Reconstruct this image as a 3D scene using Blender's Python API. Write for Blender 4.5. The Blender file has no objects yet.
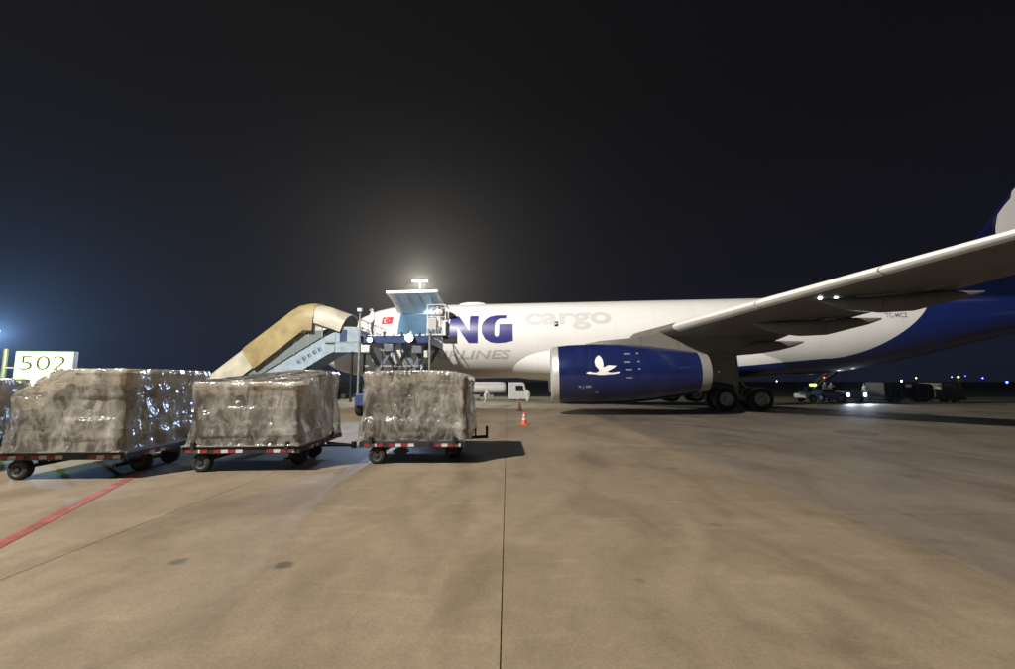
import bpy, bmesh, math, random
from mathutils import Vector, Matrix, noise
R = math.radians
sc = bpy.context.scene
col = sc.collection
random.seed(7)

# ------------------------------------------------------------------ camera
cam_d = bpy.data.cameras.new('camera'); cam = bpy.data.objects.new('camera', cam_d); col.objects.link(cam)
cam_d.sensor_width = 36.0; cam_d.lens = 36.0 * 430.0 / 1015.0
cam_d.clip_start = 0.05; cam_d.clip_end = 4000
cam.location = (0, 0, 1.8)
cam.rotation_euler = (R(90) + math.atan(45.8 / 430.0), 0, 0)
sc.camera = cam
# ------------------------------------------------------------------ night sky
w = bpy.data.worlds.new('World'); sc.world = w; w.use_nodes = True
wn, wl = w.node_tree.nodes, w.node_tree.links
bg = wn['Background']
tc = wn.new('ShaderNodeTexCoord'); sx = wn.new('ShaderNodeSeparateXYZ'); wl.new(tc.outputs['Generated'], sx.inputs[0])
rp = wn.new('ShaderNodeValToRGB'); wl.new(sx.outputs['Z'], rp.inputs[0])
rp.color_ramp.elements[0].position = 0.0; rp.color_ramp.elements[0].color = (.0085, .0118, .026, 1)
rp.color_ramp.elements[1].position = .55; rp.color_ramp.elements[1].color = (.0038, .0035, .0046, 1)
e = rp.color_ramp.elements.new(.2); e.color = (.0055, .0062, .0105, 1)
wl.new(rp.outputs[0], bg.inputs[0]); bg.inputs[1].default_value = 1.0
# the apron's own floodlights do the lighting: (x, y, z of the lamp heads, watts, colour)
KEY = dict(pos=(-24.0, -8.0, 34.0), watts=185000, color=(1.0, .945, .86))
BACK = dict(pos=(-18.66, 90.0, 22.4), watts=120000, color=(1.0, .9, .68))
BLUE = dict(pos=(-108.0, 90.0, 11.6), watts=130000, color=(.30, .55, 1.0))
sc.view_settings.view_transform = 'Standard'; sc.view_settings.look = 'None'
sc.view_settings.exposure = 0.0; sc.view_settings.gamma = 1.0
sc.render.engine = 'CYCLES'
cy = sc.cycles
cy.max_bounces = 7; cy.diffuse_bounces = 4; cy.glossy_bounces = 3; cy.transparent_max_bounces = 14
cy.transmission_bounces = 3; cy.volume_bounces = 0; cy.sample_clamp_indirect = 4.0
cy.use_denoising = True

# ------------------------------------------------------------------ materials
MATS = {}
def mat(name, color, rough=.5, metal=0.0, var=.0, vscale=6.0, bump=.0, bscale=40.0, emit=None, estr=0.0, alpha=None, coat=0.0, spec=None, dirt=None):
    if name in MATS: return MATS[name]
    m = bpy.data.materials.new(name); m.use_nodes = True
    n, l = m.node_tree.nodes, m.node_tree.links
    b = n['Principled BSDF']
    b.inputs['Base Color'].default_value = (*color, 1); b.inputs['Roughness'].default_value = rough
    b.inputs['Metallic'].default_value = metal
    if spec is not None: b.inputs['Specular IOR Level'].default_value = spec
    if coat: b.inputs['Coat Weight'].default_value = coat; b.inputs['Coat Roughness'].default_value = .08
    if alpha is not None: b.inputs['Alpha'].default_value = alpha
    if emit:
        b.inputs['Emission Color'].default_value = (*emit, 1); b.inputs['Emission Strength'].default_value = estr
    if var or bump or dirt:
        t = n.new('ShaderNodeTexCoord')
    if var:
        x = n.new('ShaderNodeTexNoise'); x.inputs['Scale'].default_value = vscale; x.inputs['Detail'].default_value = 6
        l.new(t.outputs['Object'], x.inputs['Vector'])
        r = n.new('ShaderNodeValToRGB'); l.new(x.outputs['Fac'], r.inputs[0])
        r.color_ramp.elements[0].position = .3; r.color_ramp.elements[1].position = .7
        r.color_ramp.elements[0].color = (*[c * (1 - var) for c in color], 1)
        r.color_ramp.elements[1].color = (*[min(1, c * (1 + var * .6)) for c in color], 1)
        l.new(r.outputs[0], b.inputs['Base Color'])
        mr = n.new('ShaderNodeMapRange'); l.new(x.outputs['Fac'], mr.inputs[0])
        mr.inputs[3].default_value = max(.03, rough - .12); mr.inputs[4].default_value = min(1, rough + .12)
        l.new(mr.outputs[0], b.inputs['Roughness'])
    if bump:
        y = n.new('ShaderNodeTexNoise'); y.inputs['Scale'].default_value = bscale; y.inputs['Detail'].default_value = 4
        l.new(t.outputs['Object'], y.inputs['Vector'])
        bp = n.new('ShaderNodeBump'); bp.inputs['Strength'].default_value = bump; bp.inputs['Distance'].default_value = .02
        l.new(y.outputs['Fac'], bp.inputs['Height']); l.new(bp.outputs[0], b.inputs['Normal'])
    MATS[name] = m
    return m

def math_node(n, l, op, a, b=None, clamp=False):
    k = n.new('ShaderNodeMath'); k.operation = op; k.use_clamp = clamp
    for i, v in enumerate((a, b)):
        if v is None: continue
        if isinstance(v, (int, float)): k.inputs[i].default_value = v
        else: l.new(v, k.inputs[i])
    return k.outputs[0]

def concrete(name):
    m = bpy.data.materials.new(name); m.use_nodes = True
    n, l = m.node_tree.nodes, m.node_tree.links; b = n['Principled BSDF']
    g = n.new('ShaderNodeNewGeometry'); pos = g.outputs['Position']
    def nz(scale, detail=6, dist=0.0, sy=1.0, sx_=1.0):
        mp = n.new('ShaderNodeMapping'); l.new(pos, mp.inputs[0]); mp.inputs['Scale'].default_value = (sx_, sy, 1)
        x = n.new('ShaderNodeTexNoise'); x.inputs['Scale'].default_value = scale; x.inputs['Detail'].default_value = detail
        x.inputs['Distortion'].default_value = dist; l.new(mp.outputs[0], x.inputs['Vector']); return x.outputs['Fac']
    def ramp(f, p0, p1, c0, c1):
        r = n.new('ShaderNodeValToRGB'); l.new(f, r.inputs[0])
        r.color_ramp.elements[0].position = p0; r.color_ramp.elements[1].position = p1
        r.color_ramp.elements[0].color = (*c0, 1); r.color_ramp.elements[1].color = (*c1, 1); return r.outputs[0]
    def mix(f, a, c, mode='MIX'):
        k = n.new('ShaderNodeMix'); k.data_type = 'RGBA'; k.blend_type = mode
        if isinstance(f, float): k.inputs[0].default_value = f
        else: l.new(f, k.inputs[0])
        for i, v in ((6, a), (7, c)):
            if isinstance(v, tuple): k.inputs[i].default_value = (*v, 1)
            else: l.new(v, k.inputs[i])
        return k.outputs[2]
    tan = ramp(nz(.22, 5, .6), .3, .7, (.142, .110, .072), (.202, .158, .104))
    # slabs right of the long joint are greyer and darker
    sp = n.new('ShaderNodeSeparateXYZ'); l.new(pos, sp.inputs[0])
    f = n.new('ShaderNodeMapRange'); l.new(sp.outputs['X'], f.inputs[0]); f.inputs[1].default_value = 4.35; f.inputs[2].default_value = 4.62
    grey = ramp(nz(.3, 5, .4), .3, .7, (.092, .075, .059), (.134, .111, .087))
    c = mix(f.outputs[0], tan, grey)
    oi = n.new('ShaderNodeObjectInfo')
    tone = ramp(oi.outputs['Random'], 0, 1, (.9, .9, .91), (1.06, 1.05, 1.03))
    c = mix(1.0, c, tone, 'MULTIPLY')
    c = mix(.35, c, ramp(nz(5.5, 8, .6), .35, .68, (.78, .78, .79), (1.18, 1.17, 1.14)), 'MULTIPLY')
    c = mix(.75, c, ramp(nz(1.1, 8, 1.2, .45), .42, .72, (1, 1, 1), (.66, .63, .6)), 'MULTIPLY')       # weather blotches
    c = mix(.85, c, ramp(nz(.42, 7, 2.0, .3), .5, .68, (1, 1, 1), (.62, .6, .58)), 'MULTIPLY')          # long oily drags
    c = mix(.8, c, ramp(nz(2.0, 9, .5, 2.4, .5), .58, .72, (1, 1, 1), (1.25, 1.22, 1.15)), 'MULTIPLY')    # pale scuffs
    c = mix(.55, c, ramp(nz(38, 5), .35, .7, (.75, .75, .75), (1.15, 1.15, 1.15)), 'MULTIPLY')          # grain
    # oil drips with ragged edges, and old drips elsewhere
    wob = n.new('ShaderNodeTexNoise'); wob.inputs['Scale'].default_value = 9; wob.inputs['Detail'].default_value = 5; l.new(pos, wob.inputs['Vector'])
    for px_, py_, r_, k_ in ((-2.2, 4.43, .10, .75), (-3.28, 4.5, .09, .6), (2.6, 5.6, .08, .3), (-1.2, 7.2, .07, .35), (3.4, 9.1, .12, .4), (1.2, 4.1, .06, .3), (7.6, 8.3, .15, .4), (-5.9, 5.6, .06, .4), (6.2, 12.0, .2, .4)):
        vd = n.new('ShaderNodeVectorMath'); vd.operation = 'DISTANCE'; l.new(pos, vd.inputs[0]); vd.inputs[1].default_value = (px_, py_, 0)
        q = math_node(n, l, 'ADD', vd.outputs['Value'], math_node(n, l, 'MULTIPLY', math_node(n, l, 'SUBTRACT', wob.outputs['Fac'], .5), r_ * 1.1))
        mr = n.new('ShaderNodeMapRange'); mr.interpolation_type = 'SMOOTHSTEP'; l.new(q, mr.inputs[0]); mr.inputs[1].default_value = r_ * 1.25; mr.inputs[2].default_value = r_ * .55; mr.inputs[3].default_value = 0; mr.inputs[4].default_value = k_
        c = mix(mr.outputs[0], c, (.03, .027, .022))
    l.new(c, b.inputs['Base Color'])
    rr = n.new('ShaderNodeMapRange'); l.new(nz(.8, 6, 1.0), rr.inputs[0]); rr.inputs[3].default_value = .5; rr.inputs[4].default_value = .85
    l.new(rr.outputs[0], b.inputs['Roughness'])
    bp = n.new('ShaderNodeBump'); bp.inputs['Strength'].default_value = .35; bp.inputs['Distance'].default_value = .01
    l.new(nz(30, 6), bp.inputs['Height']); l.new(bp.outputs[0], b.inputs['Normal'])
    return m
M_CON = concrete('apron_concrete')
M_JOINT = mat('joint_filler', (.09, .075, .055), .8, var=.3, vscale=8)
M_GRASS = mat('dark_grass', (.035, .042, .02), .95, var=.4, vscale=.3)
M_RED = mat('red_line_paint', (.19, .042, .032), .7, var=.5, vscale=5)
M_COVER = mat('cast_cover', (.075, .062, .046), .8, 0, var=.35, vscale=14)
M_WHITE = mat('white_paint', (.78, .77, .75), .32, var=.04, vscale=2.5, coat=.3)
M_BLUE = mat('engine_blue', (.009, .015, .078), .22, var=.25, vscale=1.2, coat=.6)
M_SILVER = mat('bare_aluminium', (.66, .65, .63), .34, .55)
M_WING = mat('wing_grey', (.155, .145, .132), .42, var=.08, vscale=1.5)
M_WINGLE = mat('slat_pale_metal', (.74, .72, .68), .35, .15, var=.05, vscale=3)
M_TYRE = mat('tyre_rubber', (.018, .017, .017), .75, var=.3, vscale=12)
M_RIM = mat('wheel_rim', (.42, .41, .39), .4, .5, var=.2, vscale=10)
M_RIMD = mat('dolly_rim', (.06, .06, .058), .6, .2, var=.3, vscale=14)
M_GEAR = mat('gear_grey', (.33, .31, .27), .5, .2, var=.2, vscale=6)
M_DARK = mat('dark_steel', (.03, .03, .032), .55, .4, var=.3, vscale=8)
M_BLACK = mat('black_glass', (.008, .009, .012), .15)
M_LETTER = mat('letter_blue', (.035, .034, .2), .35, var=.05)
M_LGREY = mat('letter_grey', (.52, .52, .515), .4)
M_LPALE = mat('letter_pale', (.61, .61, .61), .4)
M_LINER = mat('cargo_liner', (.55, .66, .72), .5, var=.08, vscale=2)
M_FLAG = mat('flag_red', (.5, .02, .03), .4)
M_TAN = mat('canopy_tan', (.30, .235, .105), .5, var=.3, vscale=1.2)
M_CREAM = mat('canopy_cream', (.44, .41, .33), .5, var=.25, vscale=1.5)
M_LBLUE = mat('stair_pale_blue', (.30, .38, .46), .45, var=.25, vscale=2)
M_LOADBLUE = mat('loader_blue', (.025, .05, .15), .42, var=.25, vscale=3)
M_ARM = mat('loader_arm_grey', (.15, .17, .21), .45, .2, var=.35, vscale=4)
M_LOADWHITE = mat('loader_white', (.6, .6, .58), .45, var=.15, vscale=4)
M_GLASS = mat('railing_glass', (.35, .4, .42), .08, alpha=.35)
M_RAIL = mat('rail_steel', (.38, .39, .40), .4, .6, var=.2, vscale=8)
M_CARTON = mat('carton_board', (.23, .17, .10), .75, var=.45, vscale=2)
M_CARTON2 = mat('carton_pale', (.30, .265, .21), .75, var=.45, vscale=2)
M_ALU = mat('pallet_aluminium', (.42, .41, .38), .45, .7, var=.2, vscale=6)
M_DOLLY = mat('dolly_dark_paint', (.03, .032, .04), .55, .2, var=.4, vscale=5)
M_TRED = mat('tape_red', (.24, .03, .03), .5, var=.4, vscale=20); M_TWHITE = mat('tape_white', (.55, .53, .5), .5, var=.3, vscale=20)
M_ORANGE = mat('cone_orange', (.6, .09, .03), .55, var=.15, vscale=12)
M_SUIT = mat('white_coverall', (.72, .71, .69), .8, var=.08, vscale=8, bump=.3, bscale=14)
M_SKIN = mat('skin', (.42, .25, .17), .6)
M_YELLOW = mat('tractor_white', (.5, .5, .47), .45, var=.2, vscale=5)
M_VEST = mat('hi_vis', (.35, .5, .05), .7)

def film_mat():
    m = bpy.data.materials.new('wrap_film'); m.use_nodes = True
    n, l = m.node_tree.nodes, m.node_tree.links; b = n['Principled BSDF']
    t = n.new('ShaderNodeTexCoord')
    def nz(scale, detail, dist, sc3=(1, 1, 1), rot=(0, 0, 0)):
        mp = n.new('ShaderNodeMapping'); l.new(t.outputs['Object'], mp.inputs[0]); mp.inputs['Scale'].default_value = sc3; mp.inputs['Rotation'].default_value = rot
        x = n.new('ShaderNodeTexNoise'); x.inputs['Scale'].default_value = scale; x.inputs['Detail'].default_value = detail; x.inputs['Distortion'].default_value = dist
        l.new(mp.outputs[0], x.inputs['Vector']); return x.outputs['Fac']
    def ridge(f, k):   # thin creases where the noise crosses one half
        a = math_node(n, l, 'SUBTRACT', f, .5); a = math_node(n, l, 'ABSOLUTE', a); a = math_node(n, l, 'MULTIPLY', a, k)
        return math_node(n, l, 'SUBTRACT', 1.0, a, True)
    r1 = ridge(nz(1.25, 2, .5, (1, 1, .28), (.25, .2, .4)), 9); r2 = ridge(nz(2.8, 2, .4, (1, 1, .35), (-.5, .6, .2)), 7); soft = nz(3.2, 3, .5); r3 = ridge(nz(4.6, 3, .7, (1, 1, .6), (.4, -.5, .9)), 9); r4 = ridge(nz(9.0, 2, .5, (1, 1, .7), (.9, .2, .1)), 7)
    h = math_node(n, l, 'ADD', r1, math_node(n, l, 'MULTIPLY', r2, .45)); h = math_node(n, l, 'ADD', h, math_node(n, l, 'MULTIPLY', soft, .8)); h = math_node(n, l, 'ADD', h, math_node(n, l, 'ADD', math_node(n, l, 'MULTIPLY', r3, .17), math_node(n, l, 'MULTIPLY', r4, .07)))
    milky = nz(1.2, 6, 1.0)
    al = math_node(n, l, 'MULTIPLY', math_node(n, l, 'SUBTRACT', milky, .38), 2.4, True)
    al = math_node(n, l, 'ADD', math_node(n, l, 'MULTIPLY', al, .30), math_node(n, l, 'MULTIPLY', math_node(n, l, 'ADD', r1, r3), .17)); al = math_node(n, l, 'ADD', al, .05, True)
    bp = n.new('ShaderNodeBump'); bp.inputs['Strength'].default_value = 1.0; bp.inputs['Distance'].default_value = .05; l.new(h, bp.inputs['Height'])
    bs = n.new('ShaderNodeBump'); bs.inputs['Strength'].default_value = .35; bs.inputs['Distance'].default_value = .04; l.new(h, bs.inputs['Height'])
    n.remove(b)
    tr = n.new('ShaderNodeBsdfTransparent'); tr.inputs[0].default_value = (.95, .95, .94, 1)
    df = n.new('ShaderNodeBsdfDiffuse'); df.inputs[0].default_value = (.58, .545, .485, 1); l.new(bs.outputs[0], df.inputs['Normal'])
    gl = n.new('ShaderNodeBsdfGlossy'); gl.inputs['Roughness'].default_value = .2; gl.inputs[0].default_value = (1, 1, 1, 1); l.new(bp.outputs[0], gl.inputs['Normal'])
    fz = n.new('ShaderNodeFresnel'); fz.inputs['IOR'].default_value = 1.5; l.new(bs.outputs[0], fz.inputs['Normal'])
    m1 = n.new('ShaderNodeMixShader'); l.new(al, m1.inputs[0]); l.new(tr.outputs[0], m1.inputs[1]); l.new(df.outputs[0], m1.inputs[2])
    m2 = n.new('ShaderNodeMixShader'); l.new(math_node(n, l, 'MULTIPLY', fz.outputs[0], 1.7, True), m2.inputs[0]); l.new(m1.outputs[0], m2.inputs[1]); l.new(gl.outputs[0], m2.inputs[2])
    l.new(m2.outputs[0], n['Material Output'].inputs['Surface'])
    return m
M_FILM = film_mat()

def fuselage_mat(name, fin=False):
    m = bpy.data.materials.new(name); m.use_nodes = True
    n, l = m.node_tree.nodes, m.node_tree.links; b = n['Principled BSDF']
    t = n.new('ShaderNodeTexCoord'); s = n.new('ShaderNodeSeparateXYZ'); l.new(t.outputs['Object'], s.inputs[0])
    z = math_node(n, l, 'SUBTRACT', s.outputs['Z'], 3.2); z = math_node(n, l, 'MAXIMUM', z, 0.0); z = math_node(n, l, 'SQRT', z)
    edge = math_node(n, l, 'ADD', math_node(n, l, 'MULTIPLY', z, 3.65), 35.9 - 28.85)
    low = math_node(n, l, 'MULTIPLY', math_node(n, l, 'MAXIMUM', math_node(n, l, 'SUBTRACT', 3.2, s.outputs['Z']), 0.0), 12.0); edge = math_node(n, l, 'SUBTRACT', edge, low)
    f = math_node(n, l, 'SUBTRACT', s.outputs['X'], edge); f = math_node(n, l, 'MULTIPLY', f, 30.0, True)
    # panel joints, faint
    wv = math_node(n, l, 'FRACT', math_node(n, l, 'DIVIDE', s.outputs['X'], 2.65)); wv = math_node(n, l, 'SUBTRACT', wv, .5); wv = math_node(n, l, 'ABSOLUTE', wv)
    ln = math_node(n, l, 'LESS_THAN', wv, .005)
    hv = math_node(n, l, 'FRACT', math_node(n, l, 'DIVIDE', s.outputs['Z'], 1.37)); hv = math_node(n, l, 'ABSOLUTE', math_node(n, l, 'SUBTRACT', hv, .5)); ln = math_node(n, l, 'MAXIMUM', ln, math_node(n, l, 'LESS_THAN', hv, .007))
    x = n.new('ShaderNodeTexNoise'); x.inputs['Scale'].default_value = .9; x.inputs['Detail'].default_value = 6; l.new(t.outputs['Object'], x.inputs['Vector'])
    r = n.new('ShaderNodeValToRGB'); l.new(x.outputs['Fac'], r.inputs[0]); r.color_ramp.elements[0].color = (.79, .775, .755, 1); r.color_ramp.elements[1].color = (.87, .86, .85, 1)
    k0 = n.new('ShaderNodeMix'); k0.data_type = 'RGBA'; l.new(math_node(n, l, 'MULTIPLY', ln, .25), k0.inputs[0]); l.new(r.outputs[0], k0.inputs[6]); k0.inputs[7].default_value = (.4, .4, .4, 1)
    k = n.new('ShaderNodeMix'); k.data_type = 'RGBA'; l.new(f, k.inputs[0]); l.new(k0.outputs[2], k.inputs[6]); k.inputs[7].default_value = (.010, .022, .13, 1)
    l.new(k.outputs[2], b.inputs['Base Color']); b.inputs['Roughness'].default_value = .3
    b.inputs['Coat Weight'].default_value = .4; b.inputs['Coat Roughness'].default_value = .08
    return m
M_FUS = fuselage_mat('fuselage_paint')
def panel_lines(m, px, py, wd, k):      # thin skin joints across a painted surface
    n, l = m.node_tree.nodes, m.node_tree.links; b = n['Principled BSDF']
    t = n.new('ShaderNodeTexCoord'); s = n.new('ShaderNodeSeparateXYZ'); l.new(t.outputs['Object'], s.inputs[0]); ln = None
    for o, p in (('X', px), ('Y', py)):
        if not p: continue
        f = math_node(n, l, 'FRACT', math_node(n, l, 'DIVIDE', s.outputs[o], p)); f = math_node(n, l, 'ABSOLUTE', math_node(n, l, 'SUBTRACT', f, .5)); f = math_node(n, l, 'LESS_THAN', f, wd / p)
        ln = f if ln is None else math_node(n, l, 'MAXIMUM', ln, f)
    src = b.inputs['Base Color'].links[0].from_socket
    x = n.new('ShaderNodeMix'); x.data_type = 'RGBA'; x.blend_type = 'MULTIPLY'; l.new(math_node(n, l, 'MULTIPLY', ln, k), x.inputs[0]); l.new(src, x.inputs[6]); x.inputs[7].default_value = (.1, .1, .1, 1); l.new(x.outputs[2], b.inputs['Base Color'])
panel_lines(M_WING, 1.9, 2.6, .018, .6)
M_TAIL = mat('tail_blue_dimmed', (.0035, .007, .038), .3, var=.1, vscale=.8, coat=.4)  # livery blue darkened, the weaker light high on the fin is in the colour

def emis(name, color, strength):
    m = bpy.data.materials.new(name); m.use_nodes = True
    b = m.node_tree.nodes['Principled BSDF']; b.inputs['Base Color'].default_value = (.02, .02, .02, 1)
    b.inputs['Emission Color'].default_value = (*color, 1); b.inputs['Emission Strength'].default_value = strength
    return m
E_WARM = emis('lamp_glow_warm', (1, .92, .7), 120); E_BLUEW = emis('lamp_glow_blue_white', (.55, .75, 1), 60)
E_SIGN = emis('sign_glow', (.76, 1, .46), 2.8); E_BLUEL = emis('taxi_light_blue', (.08, .14, 1), 12); E_YEL = emis('beacon_yellow_green', (.7, 1, .1), 6)
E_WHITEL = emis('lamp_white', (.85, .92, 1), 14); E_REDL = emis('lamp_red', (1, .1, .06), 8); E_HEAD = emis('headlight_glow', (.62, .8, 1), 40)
E_FARB = emis('far_flood_blue', (.35, .6, 1), 60); E_AMBER = emis('lamp_amber', (1, .75, .35), 8)

# ------------------------------------------------------------------ mesh helpers
class MB:
    def __init__(s): s.v = []; s.f = []
    def add(s, v, f):
        o = len(s.v); s.v += [tuple(p) for p in v]; s.f += [tuple(i + o for i in q) for q in f]; return s
    def box(s, c, d, rz=0, ry=0, rx=0):
        M = Matrix.Translation(c) @ Matrix.Rotation(rz, 4, 'Z') @ Matrix.Rotation(ry, 4, 'Y') @ Matrix.Rotation(rx, 4, 'X')
        v = [M @ Vector((x * d[0] / 2, y * d[1] / 2, z * d[2] / 2)) for z in (-1, 1) for x, y in ((-1, -1), (1, -1), (1, 1), (-1, 1))]
        return s.add(v, [(3, 2, 1, 0), (4, 5, 6, 7), (0, 1, 5, 4), (1, 2, 6, 5), (2, 3, 7, 6), (3, 0, 4, 7)])
    def bar(s, a, b, wd, ht=None):
        a, b = Vector(a), Vector(b); ht = ht or wd; d = (b - a); L = d.length; d.normalize()
        up = Vector((0, 0, 1)) if abs(d.z) < .95 else Vector((0, 1, 0)); sd = d.cross(up).normalized(); up = sd.cross(d)
        v = [p + sd * x * wd / 2 + up * z * ht / 2 for p in (a, b) for x, z in ((-1, -1), (1, -1), (1, 1), (-1, 1))]
        return s.add(v, [(0, 1, 2, 3), (7, 6, 5, 4), (0, 4, 5, 1), (1, 5, 6, 2), (2, 6, 7, 3), (3, 7, 4, 0)])
    def tube(s, a, b, r0, r1=None, n=12):
        a, b = Vector(a), Vector(b); r1 = r0 if r1 is None else r1; d = (b - a).normalized()
        up = Vector((0, 0, 1)) if abs(d.z) < .95 else Vector((0, 1, 0)); sd = d.cross(up).normalized(); up = sd.cross(d)
        v = [p + (sd * math.cos(t) + up * math.sin(t)) * r for p, r in ((a, r0), (b, r1)) for t in (2 * math.pi * i / n for i in range(n))]
        f = [(i, (i + 1) % n, n + (i + 1) % n, n + i) for i in range(n)] + [tuple(range(n))[::-1], tuple(range(n, 2 * n))]
        return s.add(v, f)
    def lathe(s, prof, axis='Y', c=(0, 0, 0), n=28, close=True):   # prof: (along, radius)
        v = []
        for a, r in prof:
            for i in range(n):
                t = 2 * math.pi * i / n; p, q = r * math.cos(t), r * math.sin(t)
                v.append({'X': (c[0] + a, c[1] + p, c[2] + q), 'Y': (c[0] + p, c[1] + a, c[2] + q), 'Z': (c[0] + p, c[1] + q, c[2] + a)}[axis])
        m = len(prof); f = [(j * n + i, j * n + (i + 1) % n, (j + 1) * n + (i + 1) % n, (j + 1) * n + i) for j in range(m - 1) for i in range(n)]
        if close: f += [tuple(range(n))[::-1], tuple(range((m - 1) * n, m * n))]
        return s.add(v, f)
    def loft(s, rings, caps=True, closed=True):
        n = len(rings[0]); v = [p for r in rings for p in r]; m = len(rings)
        f = [(j * n + i, j * n + (i + 1) % n, (j + 1) * n + (i + 1) % n, (j + 1) * n + i) for j in range(m - 1) for i in range(n if closed else n - 1)]
        if caps: f += [tuple(range(n))[::-1], tuple(range((m - 1) * n, m * n))]
        return s.add(v, f)
    def prism(s, poly, d):      # poly: 3D points, extruded by vector d
        n = len(poly); d = Vector(d); v = [Vector(p) for p in poly] + [Vector(p) + d for p in poly]
        return s.add(v, [tuple(range(n))[::-1], tuple(range(n, 2 * n))] + [(i, (i + 1) % n, n + (i + 1) % n, n + i) for i in range(n)])
    def mesh(s, name, m, smooth=False, bevel=0, recalc=True):
        me = bpy.data.meshes.new(name); me.from_pydata(s.v, [], s.f)
        b = bmesh.new(); b.from_mesh(me)
        if recalc: bmesh.ops.recalc_face_normals(b, faces=b.faces)
        if bevel:
            try: bmesh.ops.bevel(b, geom=[e for e in b.edges if len(e.link_faces) == 2 and e.calc_face_angle(0) > .6], offset=bevel, segments=2, affect='EDGES', profile=.6, clamp_overlap=True)
            except Exception: pass
        if smooth:
            for f in b.faces: f.smooth = True
            for e in b.edges:
                if len(e.link_faces) == 2 and e.calc_face_angle(0) > R(38): e.smooth = False
        b.to_mesh(me); b.free(); me.materials.append(m); return me
    def build(s, name, m, parent=None, smooth=False, bevel=0, loc=None, rz=0):
        return link(name, s.mesh(name, m, smooth, bevel), parent, loc, rz)
def link(name, me, parent=None, loc=None, rz=0):
    o = bpy.data.objects.new(name, me); col.objects.link(o)
    if parent: o.parent = parent
    if loc is not None: o.location = loc
    if rz: o.rotation_euler = (0, 0, rz)
    return o
def empty(name, loc, rz=0, label=None, cat=None, group=None):
    o = bpy.data.objects.new(name, None); col.objects.link(o); o.location = loc; o.rotation_euler = (0, 0, rz); o.empty_display_size = .2
    tag(o, label, cat, group); return o
def tag(o, label=None, cat=None, group=None, kind=None):
    if label: o['label'] = label
    if cat: o['category'] = cat
    if group: o['group'] = group
    if kind: o['kind'] = kind
    return o
CACHE = {}
def cpart(key, fn, name, parent, loc=None, rz=0):     # shared mesh data between alike parts
    if key not in CACHE: CACHE[key] = fn()
    return link(name, CACHE[key], parent, loc, rz)
def lamp(name, kind, loc, watts, color, parent=None, radius=.3, target=None, size=150, blend=.6):
    d = bpy.data.lights.new(name, kind); d.energy = watts; d.color = color; d.shadow_soft_size = radius
    if kind == 'SPOT': d.spot_size = R(size); d.spot_blend = blend
    o = bpy.data.objects.new(name, d); col.objects.link(o); o.location = loc
    if target is not None: o.rotation_euler = (Vector(target) - Vector(loc)).to_track_quat('-Z', 'Y').to_euler()
    if parent: o.parent = parent; o.matrix_parent_inverse = Matrix.Translation(parent.location).inverted()
    return o

# ------------------------------------------------------------------ ground
YF = 36.0
def gz(y):      # the apron falls away for drainage behind the aircraft
    pts = [(-1e4, 0), (YF, 0), (39, -.18), (42, -.5), (50, -.98), (75, -1.8), (130, -2.3), (1e4, -2.3)]
    for (a, za), (b, zb) in zip(pts, pts[1:]):
        if a <= y <= b: return za + (zb - za) * (y - a) / (b - a)
    return 0
g = MB()
g.add([(-1500, -300, -.6), (1500, -300, -.6), (1500, 40, -.6), (-1500, 40, -.6), (-1500, 130, -2.45), (1500, 130, -2.45), (-1500, 1500, -2.45), (1500, 1500, -2.45)], [(0, 1, 2, 3), (3, 2, 5, 4), (4, 5, 7, 6)])
tag(g.build('ground', M_GRASS), kind='structure')
a = MB(); ys = [YF, 39, 42, 50, 62, 75, 100, 130]
XW = 150
a.add([(x, y, gz(y)) for y in ys for x in (-XW, XW)], [(2 * i, 2 * i + 1, 2 * i + 3, 2 * i + 2) for i in range(len(ys) - 1)])
tag(a.build('far_apron', M_CON), kind='structure')
ap = MB()
PX, X00 = 4.55, -.045; PY = 6.0
K0, K1, J0, J1 = -9, 10, -2, 6
xL, xR = X00 + K0 * PX, X00 + K1 * PX
ap.box(((xL + xR) / 2, (J0 * PY + J1 * PY) / 2, -.06), (xR - xL, (J1 - J0) * PY, .06))
apron = tag(ap.build('apron', M_JOINT), kind='structure')
side = MB()
for xa, xb in ((-150, xL - .002), (xR + .002, 150)):
    side.add([(xa, J0 * PY, 0), (xb, J0 * PY, 0), (xb, YF, 0), (xa, YF, 0)], [(0, 1, 2, 3)])
tag(side.build('side_apron', M_CON), kind='structure')
def slab_mesh():
    b = MB(); b.box((0, 0, -.014), (PX - .008, PY - .006, .028)); return b.mesh('slab', M_CON, bevel=.004)
for k in range(K0, K1):
    for j in range(J0, J1):
        cpart('slab', slab_mesh, 'slab', apron, (X00 + (k + .5) * PX, (j + .5) * PY, random.uniform(-.0012, .0012)))
# painted red guide line
d = Vector((-6.99 + 5.58, 8.2 - 4.94, 0)).normalized(); pA = Vector((-5.58, 4.94, 0)) - d * 9; pB = Vector((-5.58, 4.94, 0)) + d * 16; sd = Vector((d.y, -d.x, 0)) * .075
rl = MB(); rl.add([pA - sd, pA + sd, pB + sd, pB - sd], [(0, 1, 2, 3)]).build('painted_red_line', M_RED, apron, loc=(0, 0, .006))
def cover_mesh(r):
    b = MB(); b.lathe([(0, r), (.008, r), (.011, r - .015), (.011, r * .8), (.007, r * .78), (.007, .01)], 'Z', n=24); return b.mesh('cover', M_COVER, True)
for (x, y, r, lab) in ((11.94, 15.05, .62, 'large dark round pit cover in the grey concrete to the right'), (16.41, 16.6, .55, 'dark round pit cover near the right edge of the apron')):
    o = link('pit_cover', cover_mesh(r), None, (x, y, .003)); tag(o, lab, 'cover', 'covers set flush in the apron')

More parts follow.
